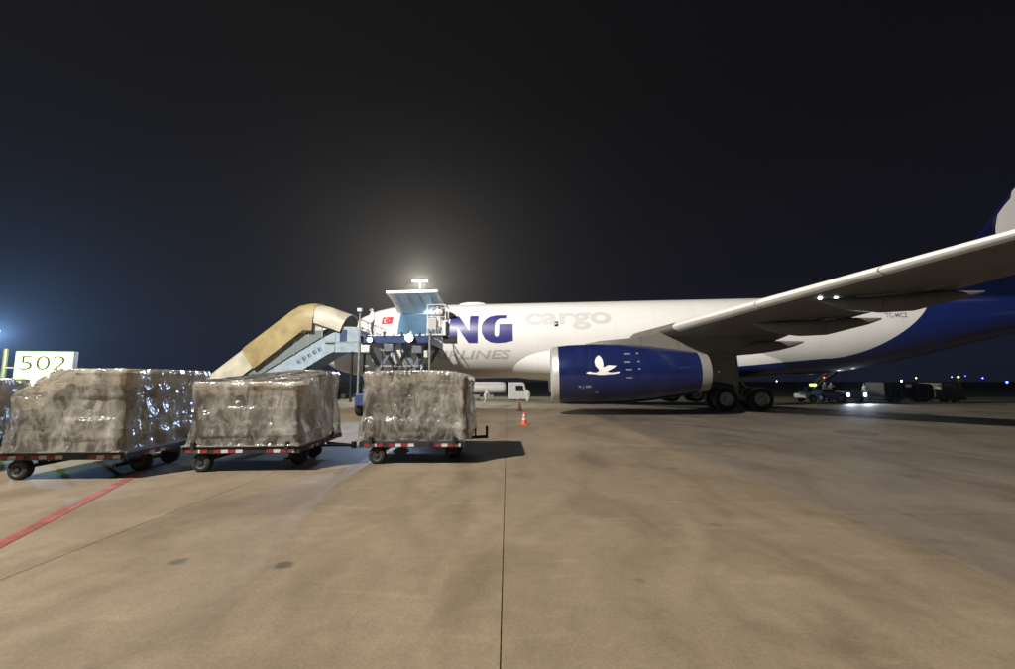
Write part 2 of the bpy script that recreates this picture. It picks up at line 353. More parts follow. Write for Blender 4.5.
# ------------------------------------------------------------------ cargo aircraft
PSI, ATT = .088, .006
AC = empty('cargo_aircraft', (14.3, 31.5, 0), 0, 'white and blue wide-body cargo aircraft with its main deck door open', 'aircraft')
AC.rotation_euler = (0, -ATT, -PSI)
def A(s, y, z): return (s - 28.85, -y, z)
# stations: s, bottom, top, half width
FS = [(0, 3.78, 3.86, .04), (.12, 3.5, 4.2, .38), (.4, 3.2, 4.62, .78), (.9, 2.9, 5.1, 1.2), (1.6, 2.63, 5.65, 1.62), (2.5, 2.4, 6.35, 2.03), (3.5, 2.24, 6.98, 2.36), (4.6, 2.15, 7.4, 2.6), (5.8, 2.1, 7.63, 2.75),
      (6.8, 2.08, 7.71, 2.81), (8.4, 2.08, 7.72, 2.82), (10.0, 2.08, 7.72, 2.82), (14, 2.08, 7.72, 2.82), (18, 2.08, 7.72, 2.82), (22, 2.08, 7.72, 2.82), (26, 2.08, 7.72, 2.82), (30, 2.08, 7.72, 2.82), (33, 2.08, 7.72, 2.82), (35, 2.12, 7.72, 2.82),
      (37, 2.24, 7.72, 2.8), (39, 2.5, 7.72, 2.74), (41, 2.87, 7.72, 2.64), (43, 3.3, 7.71, 2.48), (45, 3.78, 7.69, 2.27), (47, 4.28, 7.64, 2.02), (49, 4.76, 7.55, 1.74), (51, 5.2, 7.43, 1.44), (53, 5.62, 7.27, 1.13), (55, 6.0, 7.08, .82), (57, 6.32, 6.88, .48), (58.4, 6.5, 6.74, .22)]
NS = 72
def fring(bt, tp, hw, s):
    zc, rz = (bt + tp) / 2, (tp - bt) / 2
    return [A(s, hw * math.cos(2 * math.pi * i / NS), zc + rz * math.sin(2 * math.pi * i / NS)) for i in range(NS)]
def fus_y(s, z):      # half width of the fuselage at station s and height z
    for p, q in zip(FS, FS[1:]):
        if p[0] <= s <= q[0]:
            t = (s - p[0]) / (q[0] - p[0]); bt, tp, hw = (p[i] + (q[i] - p[i]) * t for i in (1, 2, 3)); break
    zc, rz = (bt + tp) / 2, (tp - bt) / 2; k = max(0, 1 - ((z - zc) / rz) ** 2); return hw * math.sqrt(k)
fb = MB(); rings = [fring(b_, t_, h_, s_) for s_, b_, t_, h_ in FS]; fb.v = [p for r in rings for p in r]
DI0, DI1 = -2, 9      # ring indices of the cargo door opening (sill to upper edge)
for j in range(len(FS) - 1):
    for i in range(NS):
        ii = i if i < NS // 2 else i - NS
        if FS[j][0] >= 6.79 and FS[j + 1][0] <= 10.01 and DI0 <= ii < DI1: continue
        fb.f.append((j * NS + i, j * NS + (i + 1) % NS, (j + 1) * NS + (i + 1) % NS, (j + 1) * NS + i))
fb.f.append(tuple(range((len(FS) - 1) * NS, len(FS) * NS)))
fuselage = fb.build('fuselage', M_FUS, AC, smooth=True)
# hold behind the open door: liner shell, floor, end walls
hb = MB(); inner = []
for s_ in (6.0, 8.4, 11.0):
    inner.append([A(s_, 2.62 * math.cos(t), 4.9 + 2.62 * math.sin(t)) for t in [R(46 + (194 - 46) * i / 24) for i in range(25)]])
hb.loft(inner, caps=False, closed=False)
hb.box(A(8.5, 0, 4.36), (5.0, 5.2, .06)); 
for sw_ in (6.0, 11.0): hb.prism([A(sw_, 2.6 * math.cos(t), 4.9 + 2.6 * math.sin(t)) for t in [R(-11 + 202 * i / 24) for i in range(25)]], (.04, 0, 0))
hb.build('cargo_hold', M_LINER, AC)
fr = MB()
for t0 in (6.8, 10.0):
    pts = [A(t0, 2.84 * math.cos(t), 4.9 + 2.84 * math.sin(t)) for t in [R(-10 + 55 * i / 10) for i in range(11)]]
    for p, q in zip(pts, pts[1:]): fr.bar(p, q, .16, .1)
fr.bar(A(6.8, 2.8, 4.41), A(10, 2.8, 4.41), .1, .14); fr.bar(A(6.8, 2.02, 6.93), A(10, 2.02, 6.93), .1, .14)
fr.build('door_frame', M_LINER, fuselage)
# the upper-hinged cargo door, swung open
dd = MB(); prof = []
for i in range(9):
    t = i / 8; y_, z_ = 2.15 + 2.45 * t, 7.02 + .98 * t; bow = .14 * math.sin(math.pi * t)
    prof.append((y_ - .37 * bow, z_ + .92 * bow))
outer = [(y_, z_ + .0) for y_, z_ in prof]; inn = [(y_ + .04, z_ - .17) for y_, z_ in prof][::-1]
dd.loft([[A(s_, y_, z_) for y_, z_ in outer + inn] for s_ in (6.62, 6.7, 8.4, 10.12, 10.2)])
door = dd.build('cargo_door', M_FUS, AC, smooth=True)
dl = MB(); dl.loft([[A(s_, y_, z_) for y_, z_ in [(y_ + .04, z_ - .18) for y_, z_ in prof] + [(y_ + .05, z_ - .2) for y_, z_ in prof][::-1]] for s_ in (6.85, 9.98)])
dl.build('door_lining', M_LINER, door)
for s_ in (7.2, 8.0, 8.8, 9.6):
    MB().bar(A(s_, 2.25, 6.86), A(s_, 4.5, 7.78), .07, .1).build('door_rib', M_LINER, door)
for s_ in (7.0, 9.85):
    MB().tube(A(s_, 2.35, 6.75), A(s_, 3.3, 7.28), .05).build('door_strut', M_SILVER, door)
lo = MB(); lo.box(A(9.0, 2.3, 6.8), (.5, .12, .1)); lo.build('hold_lamp', E_WHITEL, fuselage)
# belly fairing
bf = MB(); br = []
for s_, hw, zc, rz in ((13.4, 1.7, 3.9, 1.45), (15.0, 2.2, 3.7, 1.58), (16.4, 2.55, 3.5, 1.55), (18.2, 2.84, 3.32, 1.5), (20.2, 2.98, 3.22, 1.46), (23, 3.05, 3.2, 1.46), (27, 3.05, 3.2, 1.46), (29.5, 2.98, 3.15, 1.36), (31.5, 2.75, 3.05, 1.15), (33.2, 2.2, 2.85, .8), (34.6, 1.0, 2.55, .38)):
    r_ = []; ex = 1.0 - .25 * max(0, min(1, (s_ - 14) / 6))
    for i in range(40):
        t = 2 * math.pi * i / 40; c_, s2 = math.cos(t), math.sin(t)
        r_.append(A(s_, hw * math.copysign(abs(c_) ** ex, c_), zc + rz * math.copysign(abs(s2) ** ex, s2)))
    br.append(r_)
bf.loft(br); bf.build('belly_fairing', M_FUS, AC, smooth=True)

# lettering laid on the skin
def skin_mesh(name, polys, m, yfun, off=.012, step=.12):
    b = bmesh.new()
    for vs, fs in polys:
        bv = [b.verts.new((p[0], 0, p[1])) for p in vs]
        for f in fs:
            try: b.faces.new([bv[i] for i in f])
            except ValueError: pass
    b.normal_update(); bmesh.ops.triangulate(b, faces=b.faces)
    zs = [v.co.z for v in b.verts]; z = min(zs) + step
    while z < max(zs):
        bmesh.ops.bisect_plane(b, geom=b.verts[:] + b.edges[:] + b.faces[:], plane_co=(0, 0, z), plane_no=(0, 0, 1)); z += step
    xs = [v.co.x for v in b.verts]; x = min(xs) + .5
    while x < max(xs):
        bmesh.ops.bisect_plane(b, geom=b.verts[:] + b.edges[:] + b.faces[:], plane_co=(x, 0, 0), plane_no=(1, 0, 0)); x += .5
    for v in b.verts:
        s_, z_ = v.co.x, v.co.z; v.co = A(s_, yfun(s_, z_) + off, z_)
    bmesh.ops.recalc_face_normals(b, faces=b.faces)
    for f in b.faces:
        if f.normal.y > 0: f.normal_flip()
    me = bpy.data.meshes.new(name); b.to_mesh(me); b.free(); me.materials.append(m); return me
def poly_at(pts, s0, z0, sw, zh, shear=0): return ([(s0 + (x + shear * y) * sw, z0 + y * zh) for x, y in pts], [tuple(range(len(pts)))])
def text_mesh2d(txt, s0, s1, z0, z1, offset=0.0, shear=0.0):
    c = bpy.data.curves.new('txt', 'FONT'); c.body = txt; c.offset = offset; c.resolution_u = 4; c.shear = shear
    o = bpy.data.objects.new('txt', c); col.objects.link(o)
    dg = bpy.context.evaluated_depsgraph_get(); me = bpy.data.meshes.new_from_object(o.evaluated_get(dg))
    vs = [(v.co.x, v.co.y) for v in me.vertices]; fs = [tuple(p.vertices) for p in me.polygons]
    bpy.data.objects.remove(o); bpy.data.curves.remove(c); bpy.data.meshes.remove(me)
    x0, x1 = min(v[0] for v in vs), max(v[0] for v in vs); y0, y1 = min(v[1] for v in vs), max(v[1] for v in vs)
    return ([(s0 + (x - x0) / (x1 - x0) * (s1 - s0), z0 + (y - y0) / (y1 - y0) * (z1 - z0)) for x, y in vs], fs)
LN = [(0, 0), (0, 1), (.30, 1), (.70, .44), (.70, 1), (1, 1), (1, 0), (.68, 0), (.29, .56), (.29, 0)]
LG = [(.45, .995), (.80, 1.0), (.80, .88), (.60, .87), (.50, .81), (.45, .70), (.43, .55), (.43, .30), (.48, .215), (.55, .23), (.58, .32), (.58, .66), (1.02, .66), (1.02, .06), (.75, 0), (.5, -.015), (.3, .02), (.13, .14), (.03, .33), (0, .54), (.05, .73), (.17, .89), (.3, .96)]
LM = [(0, 0), (0, 1), (.28, 1), (.5, .5), (.72, 1), (1, 1), (1, 0), (.74, 0), (.74, .55), (.58, .18), (.42, .18), (.26, .55), (.26, 0)]
link('letter_n', skin_mesh('letter_n', [poly_at(LN, 10.62, 4.5, 2.05, 2.0)], M_LETTER, fus_y), fuselage)
link('letter_g', skin_mesh('letter_g', [poly_at(LG, 12.9, 4.5, 2.2, 2.02)], M_LETTER, fus_y), fuselage)
def door_y(s_, z_):   # letter on the outer face of the raised door
    return 0
ml = MB(); k0 = [(8.0 + x * 2.0, .12 + y * .8) for x, y in LM]
def dpt(s_, t):
    y_, z_ = 2.15 + 2.45 * t, 7.02 + .98 * t; bow = .14 * math.sin(math.pi * t); return A(s_, y_ - .37 * bow - .01, z_ + .92 * bow + .03)
for q in ([(0, 0), (0, 1), (.27, 1), (.27, 0)], [(.73, 0), (.73, 1), (1, 1), (1, 0)], [(.27, .55), (.27, 1), (.5, .5), (.5, .12)], [(.5, .12), (.5, .5), (.73, 1), (.73, .55)]):
    N_ = 6; (x0, a0), (x0b, a1), (x1, b1), (x1b, b0) = q
    for i in range(N_):
        f0, f1 = i / N_, (i + 1) / N_
        ml.add([dpt(8.0 + x0 * 2, .9 - .78 * (1 - (a0 + (a1 - a0) * f0))), dpt(8.0 + x0 * 2, .9 - .78 * (1 - (a0 + (a1 - a0) * f1))), dpt(8.0 + x1 * 2, .9 - .78 * (1 - (b0 + (b1 - b0) * f1))), dpt(8.0 + x1 * 2, .9 - .78 * (1 - (b0 + (b1 - b0) * f0)))], [(0, 1, 2, 3)])
ml.build('letter_m', M_LETTER, door)
link('airlines_lettering', skin_mesh('airlines_lettering', [text_mesh2d('AIRLINES', 9.0, 15.0, 3.42, 4.02, .018, .25)], M_LGREY, fus_y), fuselage)
link('cargo_lettering', skin_mesh('cargo_lettering', [text_mesh2d('cargo', 15.97, 22.0, 5.35, 6.62, .03)], M_LPALE, fus_y), fuselage)
link('registration', skin_mesh('registration', [text_mesh2d('TC-MCZ', 39.7, 41.1, 5.82, 6.14, .015)], mat('registration_grey', (.2, .2, .21), .4), fus_y), fuselage)
link('flag', skin_mesh('flag', [([(5.5, 6.0), (6.35, 6.0), (6.35, 6.55), (5.5, 6.55)], [(0, 1, 2, 3)])], M_FLAG, fus_y, .014), fuselage)
cres = [(5.83 + .17 * math.cos(t), 6.275 + .17 * math.sin(t)) for t in [R(35 + 290 * i / 14) for i in range(15)]] + [(5.87 + .135 * math.cos(t), 6.275 + .135 * math.sin(t)) for t in [R(310 - 260 * i / 14) for i in range(15)]]
star = [(6.07 + (.07 if i % 2 == 0 else .03) * math.cos(R(180 + 36 * i)), 6.275 + (.07 if i % 2 == 0 else .03) * math.sin(R(180 + 36 * i))) for i in range(10)]
link('flag_emblem', skin_mesh('flag_emblem', [(cres, [tuple(range(len(cres)))]), (star, [tuple(range(10))])], M_WHITE, fus_y, .02), fuselage)
def rrect(x0, x1, z0, z1, r=.06):
    o = []
    for cx, cz, a0 in ((x1 - r, z1 - r, 0), (x0 + r, z1 - r, 90), (x0 + r, z0 + r, 180), (x1 - r, z0 + r, 270)):
        o += [(cx + r * math.cos(R(a0 + k)), cz + r * math.sin(R(a0 + k))) for k in (0, 30, 60, 90)]
    return (o, [tuple(range(len(o)))])
link('side_window', skin_mesh('side_window', [rrect(18.05, 18.33, 5.6, 5.95)], M_BLACK, fus_y), fuselage)
for x0, x1, z0, z1 in ((1.75, 2.35, 5.05, 5.55), (2.45, 3.05, 5.1, 5.65), (3.15, 3.65, 5.15, 5.65)):
    link('cockpit_window', skin_mesh('cockpit_window', [rrect(x0, x1, z0, z1)], M_BLACK, fus_y), fuselage)
def outline(x0, x1, z0, z1, wd=.03):
    o = [(x0, z0), (x1, z0), (x1, z1), (x0, z1)]; i_ = [(x0 + wd, z0 + wd), (x1 - wd, z0 + wd), (x1 - wd, z1 - wd), (x0 + wd, z1 - wd)]
    return (o + i_, [(k, (k + 1) % 4, 4 + (k + 1) % 4, 4 + k) for k in range(4)])
link('crew_door', skin_mesh('crew_door', [outline(4.05, 5.1, 4.4, 6.35)], M_LGREY, fus_y), fuselage)
link('antenna_fairing', MB().lathe([(-1.1, .02), (-.9, .16), (-.4, .24), (.4, .24), (.9, .16), (1.1, .02)], 'X', A(11.8, 0, 7.7)).mesh('antenna_fairing', M_WHITE, True), fuselage)

# wings
AF = [(0, 0), (.006, .14), (.03, .3), (.08, .44), (.18, .55), (.32, .58), (.48, .53), (.64, .41), (.8, .24), (.92, .1), (1, .01), (1, -.01), (.92, -.02), (.8, -.09), (.64, -.22), (.48, -.34), (.32, -.41), (.18, -.40), (.08, -.33), (.03, -.22), (.006, -.1)]
WS = [(1.5, 18.2, 29.0, 3.42, .13, 3.5), (2.82, 19.0, 29.0, 3.55, .13, 3.0), (6.0, 21.03, 29.4, 3.96, .125, 2.2), (9.4, 23.2, 30.05, 4.38, .12, 1.4), (15, 26.77, 32.1, 5.1, .11, .8), (22, 31.22, 34.9, 5.98, .105, .3), (28.8, 35.55, 37.95, 6.85, .10, 0)]
def wsec(y, le, te, z, th, inc, sgn, p0=0.0, p1=1.0):
    c = te - le; o = []
    for x, t in AF:
        xx = x * c; zz = t * c * th - math.sin(R(inc)) * xx; o.append(A(le + xx, sgn * y, z + zz))
    return o
def wz_te(y):
    for p, q in zip(WS, WS[1:]):
        if p[0] <= y <= q[0]:
            t = (y - p[0]) / (q[0] - p[0]); v = [p[i] + (q[i] - p[i]) * t for i in range(6)]
            return v[1], v[2], v[3], v[3] - math.sin(R(v[5])) * (v[2] - v[1])
def make_wing(sgn):
    wb = MB(); wb.loft([wsec(*w_, sgn) for w_ in WS]); wing = wb.build('wing', M_WING, AC, smooth=True)
    # bright leading-edge slats, one per bay
    bays = [(3.4, 7.8), (10.4, 14.0), (14.06, 17.6), (17.66, 21.2), (21.26, 24.8), (24.86, 28.3)]
    def interp(y):
        for p, q in zip(WS, WS[1:]):
            if p[0] <= y <= q[0]:
                t = (y - p[0]) / (q[0] - p[0]); return [p[i] + (q[i] - p[i]) * t for i in range(6)]
    for y0, y1 in bays:
        rr = []
        for y in (y0, y1):
            _, le, te, z, th, inc = interp(y); c = te - le; o = []
            ch = .055 + .02 * (y / 29)
            for x, t in [(ch, .40), (.03, .3), (.006, .15), (-.004, 0), (.006, -.12), (.03, -.235), (ch * .75, -.29)]:
                o.append(A(le + x * c - .012, sgn * y, z + t * c * th * 1.04 - math.sin(R(inc)) * x * c))
            rr.append(o + [A(le + .05 * c, sgn * y, z)])
        MB().loft(rr).build('slat', M_WINGLE, wing, smooth=True)
    # flap panels at the trailing edge, slightly proud of the wing's lower skin
    for y0, y1 in ((3.1, 9.3), (9.6, 15.0), (15.1, 20.5)):
        rr = []
        for y in (y0, y1):
            le, te, zl, zt = wz_te(y); c = te - le
            rr.append([A(te - .22 * c, sgn * y, zl + (zt - zl) * .78 - .02 * c), A(te + .05, sgn * y, zt - .035), A(te + .05, sgn * y, zt - .005), A(te - .22 * c, sgn * y, zl + (zt - zl) * .78 + .0)])
        MB().loft(rr).build('flap', M_WING, wing)
    # canoe fairings under the flap tracks
    for y, L, hh, ww, over in ((8.0, 5.4, .8, .32, 1.6), (12.2, 5.6, .78, .32, 1.3), (15.6, 5.8, .7, .32, 1.15), (20.0, 4.0, .36, .22, .7)):
        le, te, zl, zt = wz_te(y); s1 = te + over; rr = []
        for t, k in ((0, .05), (.08, .45), (.2, .78), (.38, 1), (.58, .98), (.76, .72), (.9, .42), (1, .12)):
            s_ = s1 - L * (1 - t); u = (s_ - le) / (te - le); zb = zl + (zt - zl) * min(u, 1.15) - (.05 if u > .9 else .12 + .25 * (.9 - u) * 1.0)
            rr.append([A(s_, sgn * (y + ww * k * math.cos(2 * math.pi * i / 14)), zb - hh * .28 * k + hh * k * (.62 if math.sin(2 * math.pi * i / 14) < 0 else .3) * math.sin(2 * math.pi * i / 14)) for i in range(14)])
        MB().loft(rr).build('flap_track_fairing', M_WING, wing, smooth=True)
    # winglet
    wl_ = MB(); wl_.loft([[A(35.55 + dx, sgn * (28.8 + dy), 6.85 + dz), A(37.9 + dx * .7, sgn * (28.8 + dy), 6.85 + dz), A(37.9 + dx * .7, sgn * (28.86 + dy), 6.85 + dz), A(35.55 + dx, sgn * (28.86 + dy), 6.85 + dz)] for dx, dy, dz in ((0, 0, 0), (.6, .45, .4), (1.7, .9, 1.7))]); wl_.build('winglet', M_BLUE, wing)
    for y in (11.6, 12.15):
        le, te, zl, zt = wz_te(y)
    # headlight glints on the lower skin are added after both wings
    return wing
lw = make_wing(1); make_wing(-1)
for s_, z_ in ((27.85, 4.9), (28.42, 4.87)):  # glowing discs stand in for headlight reflections; no lamps sit here
    MB().lathe([(-.02, .03), (-.015, .055), (.03, .07)], 'Z', A(s_, 15.5, z_), 14).build('wing_glint', E_WHITEL, lw, smooth=True)
# tailplane and fin
def slabfoil(rs):     # (s_le, s_te, thickness, y, z, vertical?)
    out = []
    for le, te, th, y, z, vert in rs:
        o = []
        for x, t in AF:
            q = t * th
            o.append(A(le + (te - le) * x, y + (q if vert else 0), z + (0 if vert else q)))
        out.append(o)
    return out
MB().loft(slabfoil([(44.5, 54.8, .75, 0, 7.3, True), (48.25, 55.9, .62, 0, 12.0, True), (52.4, 57.6, .45, 0, 17.2, True)])).build('tail_fin', M_TAIL, AC, smooth=True)
for sg in (1, -1):
    MB().loft(slabfoil([(49.6, 55.4, .7, sg * .6, 6.35, False), (50.5, 55.8, .55, sg * 2.0, 6.5, False), (55.4, 57.6, .3, sg * 9.7, 7.3, False)])).build('tailplane', M_WHITE, AC, smooth=True)
fin = AC.children[-3]
sw = [(49.05, 11.6), (49.1, 12.4), (49.34, 13.3), (49.8, 13.9), (50.3, 14.45), (50.45, 14.95), (51.2, 15.8), (52.6, 16.6), (54.2, 16.4), (54.6, 15.0), (54.3, 13.2), (53.0, 11.6), (51.0, 10.7), (49.6, 10.9)]
link('white_swoosh', skin_mesh('white_swoosh', [(sw, [tuple(range(len(sw)))])], M_WHITE, lambda s_, z_: .42, .0, .4), fin)
MB().lathe([(0, .2), (.12, .24), (.14, .18), (-.3, .14)], 'X', A(58.3, 0, 6.62)).build('exhaust_ring', M_SILVER, AC, smooth=True)

# engines
def nac_r(s):      # outer nacelle radius along the nacelle, s measured from the lip
    P = [(0, 1.36), (.1, 1.45), (.35, 1.52), (.9, 1.57), (2.2, 1.6), (3.6, 1.57), (5.0, 1.45), (6.3, 1.27), (7.3, 1.1), (8.0, .98)]
    for (a_, ra), (b_, rb) in zip(P, P[1:]):
        if a_ <= s <= b_: return ra + (rb - ra) * (s - a_) / (b_ - a_)
    return .98
ES, EY, EZ = 17.66, 9.37, 2.16
def make_engine(sgn):
    eng = bpy.data.objects.new('engine', None); col.objects.link(eng); eng.parent = AC; eng.location = A(ES, sgn * EY, EZ); eng.rotation_euler = (0, R(-.6), 0)
    N_ = 48
    MB().lathe([(x, nac_r(x)) for x in (.38, .6, .9, 1.2, 2.2, 3.0, 3.6, 4.4, 5.0, 5.7, 6.3, 7.0, 7.3, 7.52)] + [(7.45, .95), (.6, 1.2)], 'X', n=N_, close=False).build('cowl', M_BLUE, eng, smooth=True)
    MB().lathe([(.9, 1.16), (.35, 1.21), (.12, 1.26), (.02, 1.32), (0, 1.38), (.05, 1.44), (.12, 1.475), (.3, 1.515), (.4, 1.532), (.38, 1.5)], 'X', n=N_, close=False).build('inlet_lip', M_SILVER, eng, smooth=True)
    MB().lathe([(.85, 1.17), (1.45, 1.235), (1.5, .05)], 'X', n=N_, close=False).build('inlet_duct', M_DARK, eng, smooth=True)
    fan = MB(); fan.lathe([(.75, .02), (.95, .16), (1.3, .3), (1.45, .32)], 'X', n=24)
    for i in range(26):
        t = 2 * math.pi * i / 26; u = Vector((0, math.cos(t), math.sin(t))); v_ = Vector((0, -math.sin(t), math.cos(t)))
        p = [Vector((1.22, 0, 0)) + u * .3 - v_ * .03, Vector((1.42, 0, 0)) + u * .3 + v_ * .05, Vector((1.4, 0, 0)) + u * 1.2 + v_ * .17, Vector((1.18, 0, 0)) + u * 1.2 - v_ * .02]
        fan.add(p, [(0, 1, 2, 3)])
    fan.build('fan', M_SILVER, eng, smooth=True)
    MB().lathe([(7.5, 1.07), (7.55, 1.065), (8.0, .985), (8.02, .96), (7.5, .93)], 'X', n=N_, close=False).build('nozzle', mat('nozzle_metal', (.36, .35, .33), .4, .4), eng, smooth=True)
    MB().lathe([(6.6, .55), (7.4, .5), (8.3, .25), (8.7, .04)], 'X', n=24).build('exhaust_cone', M_GEAR, eng, smooth=True)
    py = MB(); rr = []
    for x, z0, z1, hw in ((1.9, 1.45, 1.62, .05), (2.6, 1.35, 1.74, .2), (4.2, 1.2, 1.86, .27), (5.3, 1.15, 2.08, .28), (6.2, 1.1, 2.35, .28), (8.2, .95, 2.35, .26), (10.0, 1.35, 2.1, .18), (11.0, 1.7, 1.95, .05)):
        rr.append([(x, -hw, z0), (x, hw, z0), (x, hw, z1 - .08), (x, hw * .6, z1), (x, -hw * .6, z1), (x, -hw, z1 - .08)])
    py.loft(rr); py.build('pylon', M_WING, eng, smooth=True)
    # cowl joints and latches
    for x in (1.95, 4.35):
        MB().lathe([(x, nac_r(x) + .004), (x + .018, nac_r(x + .018) + .004)], 'X', n=N_, close=False).build('cowl_joint', M_DARK, eng)
    for x in (2.6, 3.2, 3.8):
        MB().box((x, 0, -nac_r(x) + .02), (.22, .1, .06)).build('latch', M_GEAR, eng)
    def ey(s_, z_): return EY + math.sqrt(max(.01, nac_r(s_ - ES) ** 2 - (z_ - EZ) ** 2))
    if sgn == 1:
        k = 1.0 / 34.0 * 1.72      # emblem: white flying bird, drawn on a 34 unit wide grid
        B = [(0, 0), (2.2, 1.1), (4.5, 1.3), (6.5, .6), (9.5, .2), (11.5, 1.0), (13.2, 2.6), (11.5, 4.5), (9.6, 7.2), (8.9, 10.2), (9.4, 13.2), (11.0, 15.6), (13.6, 17.6), (15.8, 15.2), (17.0, 12.0), (17.3, 8.8), (17.1, 5.6), (18.4, 5.2), (20.0, 6.6), (22.5, 7.4), (25.5, 7.0), (29.8, 6.8), (27.6, 4.8), (24.6, 3.2), (22.0, 2.0), (20.8, .9), (23.5, .2), (27, .3), (31, .8), (34, .5), (31.5, -.7), (27.5, -1.4), (22, -1.7), (16, -2.1), (12, -2.0), (9, -1.3), (6, -1.0), (3, -1.0)]
        me = skin_mesh('bird_emblem', [([(19.38 + x * k, 2.2 + y * k) for x, y in B], [tuple(range(len(B)))])], M_WHITE, ey, .012, .1)
        o = link('bird_emblem', me, eng); o.location = -Vector(A(ES, EY, EZ))
        marks = [rrect(19.0, 19.14, 1.48, 1.58, .01), rrect(19.22, 19.26, 1.40, 1.58, .01), rrect(19.36, 19.62, 1.47, 1.59, .01), rrect(19.8, 20.0, 1.2, 1.26, .01)]
        for x, z in ((21.35, 3.1), (21.95, 3.12), (21.3, 2.68), (21.95, 2.7), (21.35, 2.3), (21.95, 2.32), (21.35, 1.9)):
            marks.append(rrect(x, x + (.3 if x < 21.5 else .12), z, z + .07, .01))
        for mk in marks:
            o = link('cowl_marking', skin_mesh('cowl_marking', [mk], mat('stencil_grey', (.2, .21, .25), .5), ey, .012, .1), eng); o.location = -Vector(A(ES, EY, EZ))
make_engine(1); make_engine(-1)

# landing gear
def wheel_mesh(r, w_, key='w'):
    b = MB(); b.lathe([(-w_ / 2, r * .6), (-w_ / 2, r * .86), (-w_ * .42, r * .96), (-w_ * .2, r), (w_ * .2, r), (w_ * .42, r * .96), (w_ / 2, r * .86), (w_ / 2, r * .6)], 'Y', n=32, close=False); return b
def rim_mesh(r, w_):
    b = MB(); b.lathe([(-w_ * .5, r * .6), (-w_ * .46, r * .56), (-w_ * .3, r * .5), (-w_ * .3, r * .22), (-w_ * .5, r * .18), (-w_ * .5, .01)], 'Y', n=28, close=False)
    b.lathe([(w_ * .5, r * .6), (w_ * .46, r * .56), (w_ * .3, r * .5), (w_ * .3, r * .22), (w_ * .5, r * .18), (w_ * .5, .01)], 'Y', n=28, close=False)
    for i in range(8):
        t = 2 * math.pi * i / 8
        for sd_ in (-1, 1): b.box((r * .38 * math.cos(t), sd_ * w_ * .31, r * .38 * math.sin(t)), (.07, .03, .07), 0, -t)
    return b
CACHE['bigtyre'] = wheel_mesh(.69, .5).mesh('tyre', M_TYRE, True); CACHE['bigrim'] = rim_mesh(.69, .5).mesh('rim', M_RIM, True)
CACHE['notyre'] = wheel_mesh(.52, .38).mesh('tyre', M_TYRE, True); CACHE['norim'] = rim_mesh(.52, .38).mesh('rim', M_RIM, True)
for sg in (1, -1):
    mg = bpy.data.objects.new('main_gear', None); col.objects.link(mg); mg.parent = AC; mg.location = A(28.85, sg * 5.4, 0)
    for dx in (-.99, .99):
        for dy in (-.68, .68):
            cpart('bigtyre', None, 'tyre', mg, (dx, dy, .69)); cpart('bigrim', None, 'rim', mg, (dx, dy, .69))
        MB().tube((dx, -.7, .69), (dx, .7, .69), .1).build('axle', M_GEAR, mg, smooth=True)
    MB().bar((-1.05, 0, .72), (1.05, 0, .72), .22, .26).build('bogie_beam', M_GEAR, mg, bevel=.03)
    st = MB(); st.tube((0, 0, .75), (0, sg * -.0, 1.9), .13); st.tube((0, 0, 1.8), (-.1, 0, 3.7), .2); st.build('strut', M_GEAR, mg, smooth=True)
    MB().tube((0, 0, 1.7), (-1.3, sg * 1.2, 3.4), .08).build('side_stay', M_GEAR, mg, smooth=True)
    tl = MB(); tl.bar((.2, 0, 1.9), (.55, 0, 1.4), .1, .06); tl.bar((.55, 0, 1.4), (.2, 0, .85), .1, .06); tl.build('torque_link', M_GEAR, mg)
    MB().prism([(-2.1, -sg * .42, 1.95), (-.35, -sg * .42, 1.55), (-.1, -sg * .42, 3.75), (-2.3, -sg * .42, 3.8)], (0, -sg * .05, 0)).build('gear_door', M_GEAR, mg, bevel=.02)
ng = bpy.data.objects.new('nose_gear', None); col.objects.link(ng); ng.parent = AC; ng.location = A(6.67, 0, .13)
for dy in (-.36, .36):
    cpart('notyre', None, 'tyre', ng, (0, dy, .52)); cpart('norim', None, 'rim', ng, (0, dy, .52))
s_ = MB(); s_.tube((0, 0, .52), (.1, 0, 2.2), .11); s_.tube((0, -.4, .52), (0, .4, .52), .08); s_.build('strut', M_GEAR, ng, smooth=True)
for dy in (-.5, .5): MB().box((.0, dy, 1.75), (1.5, .04, .75)).build('gear_door', M_WHITE, ng)

# ------------------------------------------------------------------ pallet dollies and wrapped loads
DW, DD = 2.3, 2.5      # along the train, across it
def dolly_frame():
    b = MB()
    for y in (-DD / 2 + .05, 0, DD / 2 - .05): b.box((0, y, .42), (DW, .1, .12))
    for x in (-DW / 2 + .05, -.4, .4, DW / 2 - .05): b.box((x, 0, .425), (.1, DD, .1))
    return b.mesh('frame', M_DOLLY, bevel=.008)
def dolly_deck():
    b = MB(); b.box((0, 0, .485), (DW - .06, DD - .06, .02)); return b.mesh('deck', M_ALU)
def dolly_tyre(): return wheel_mesh(.185, .15).mesh('tyre', M_TYRE, True)
def dolly_rim(): return rim_mesh(.185, .15).mesh('rim', M_RIMD, True)
def dolly_axle():
    b = MB(); b.tube((0, -DD / 2 + .2, .21), (0, DD / 2 - .2, .21), .035)
    for y in (-.75, .75): b.box((0, y, .3), (.1, .08, .18))
    return b.mesh('axle', M_DARK)
def tape(c, w_=.13):
    def f():
        b = MB(); b.box((0, 0, 0), (w_, .006, .065)); return b.mesh('reflector', c)
    return f
def tow_bar():
    b = MB(); b.bar((DW / 2, -.22, .36), (DW / 2 + .72, 0, .33), .05); b.bar((DW / 2, .22, .36), (DW / 2 + .72, 0, .33), .05); b.tube((DW / 2 + .68, 0, .27), (DW / 2 + .68, 0, .41), .06)
    return b.mesh('tow_bar', M_DARK)
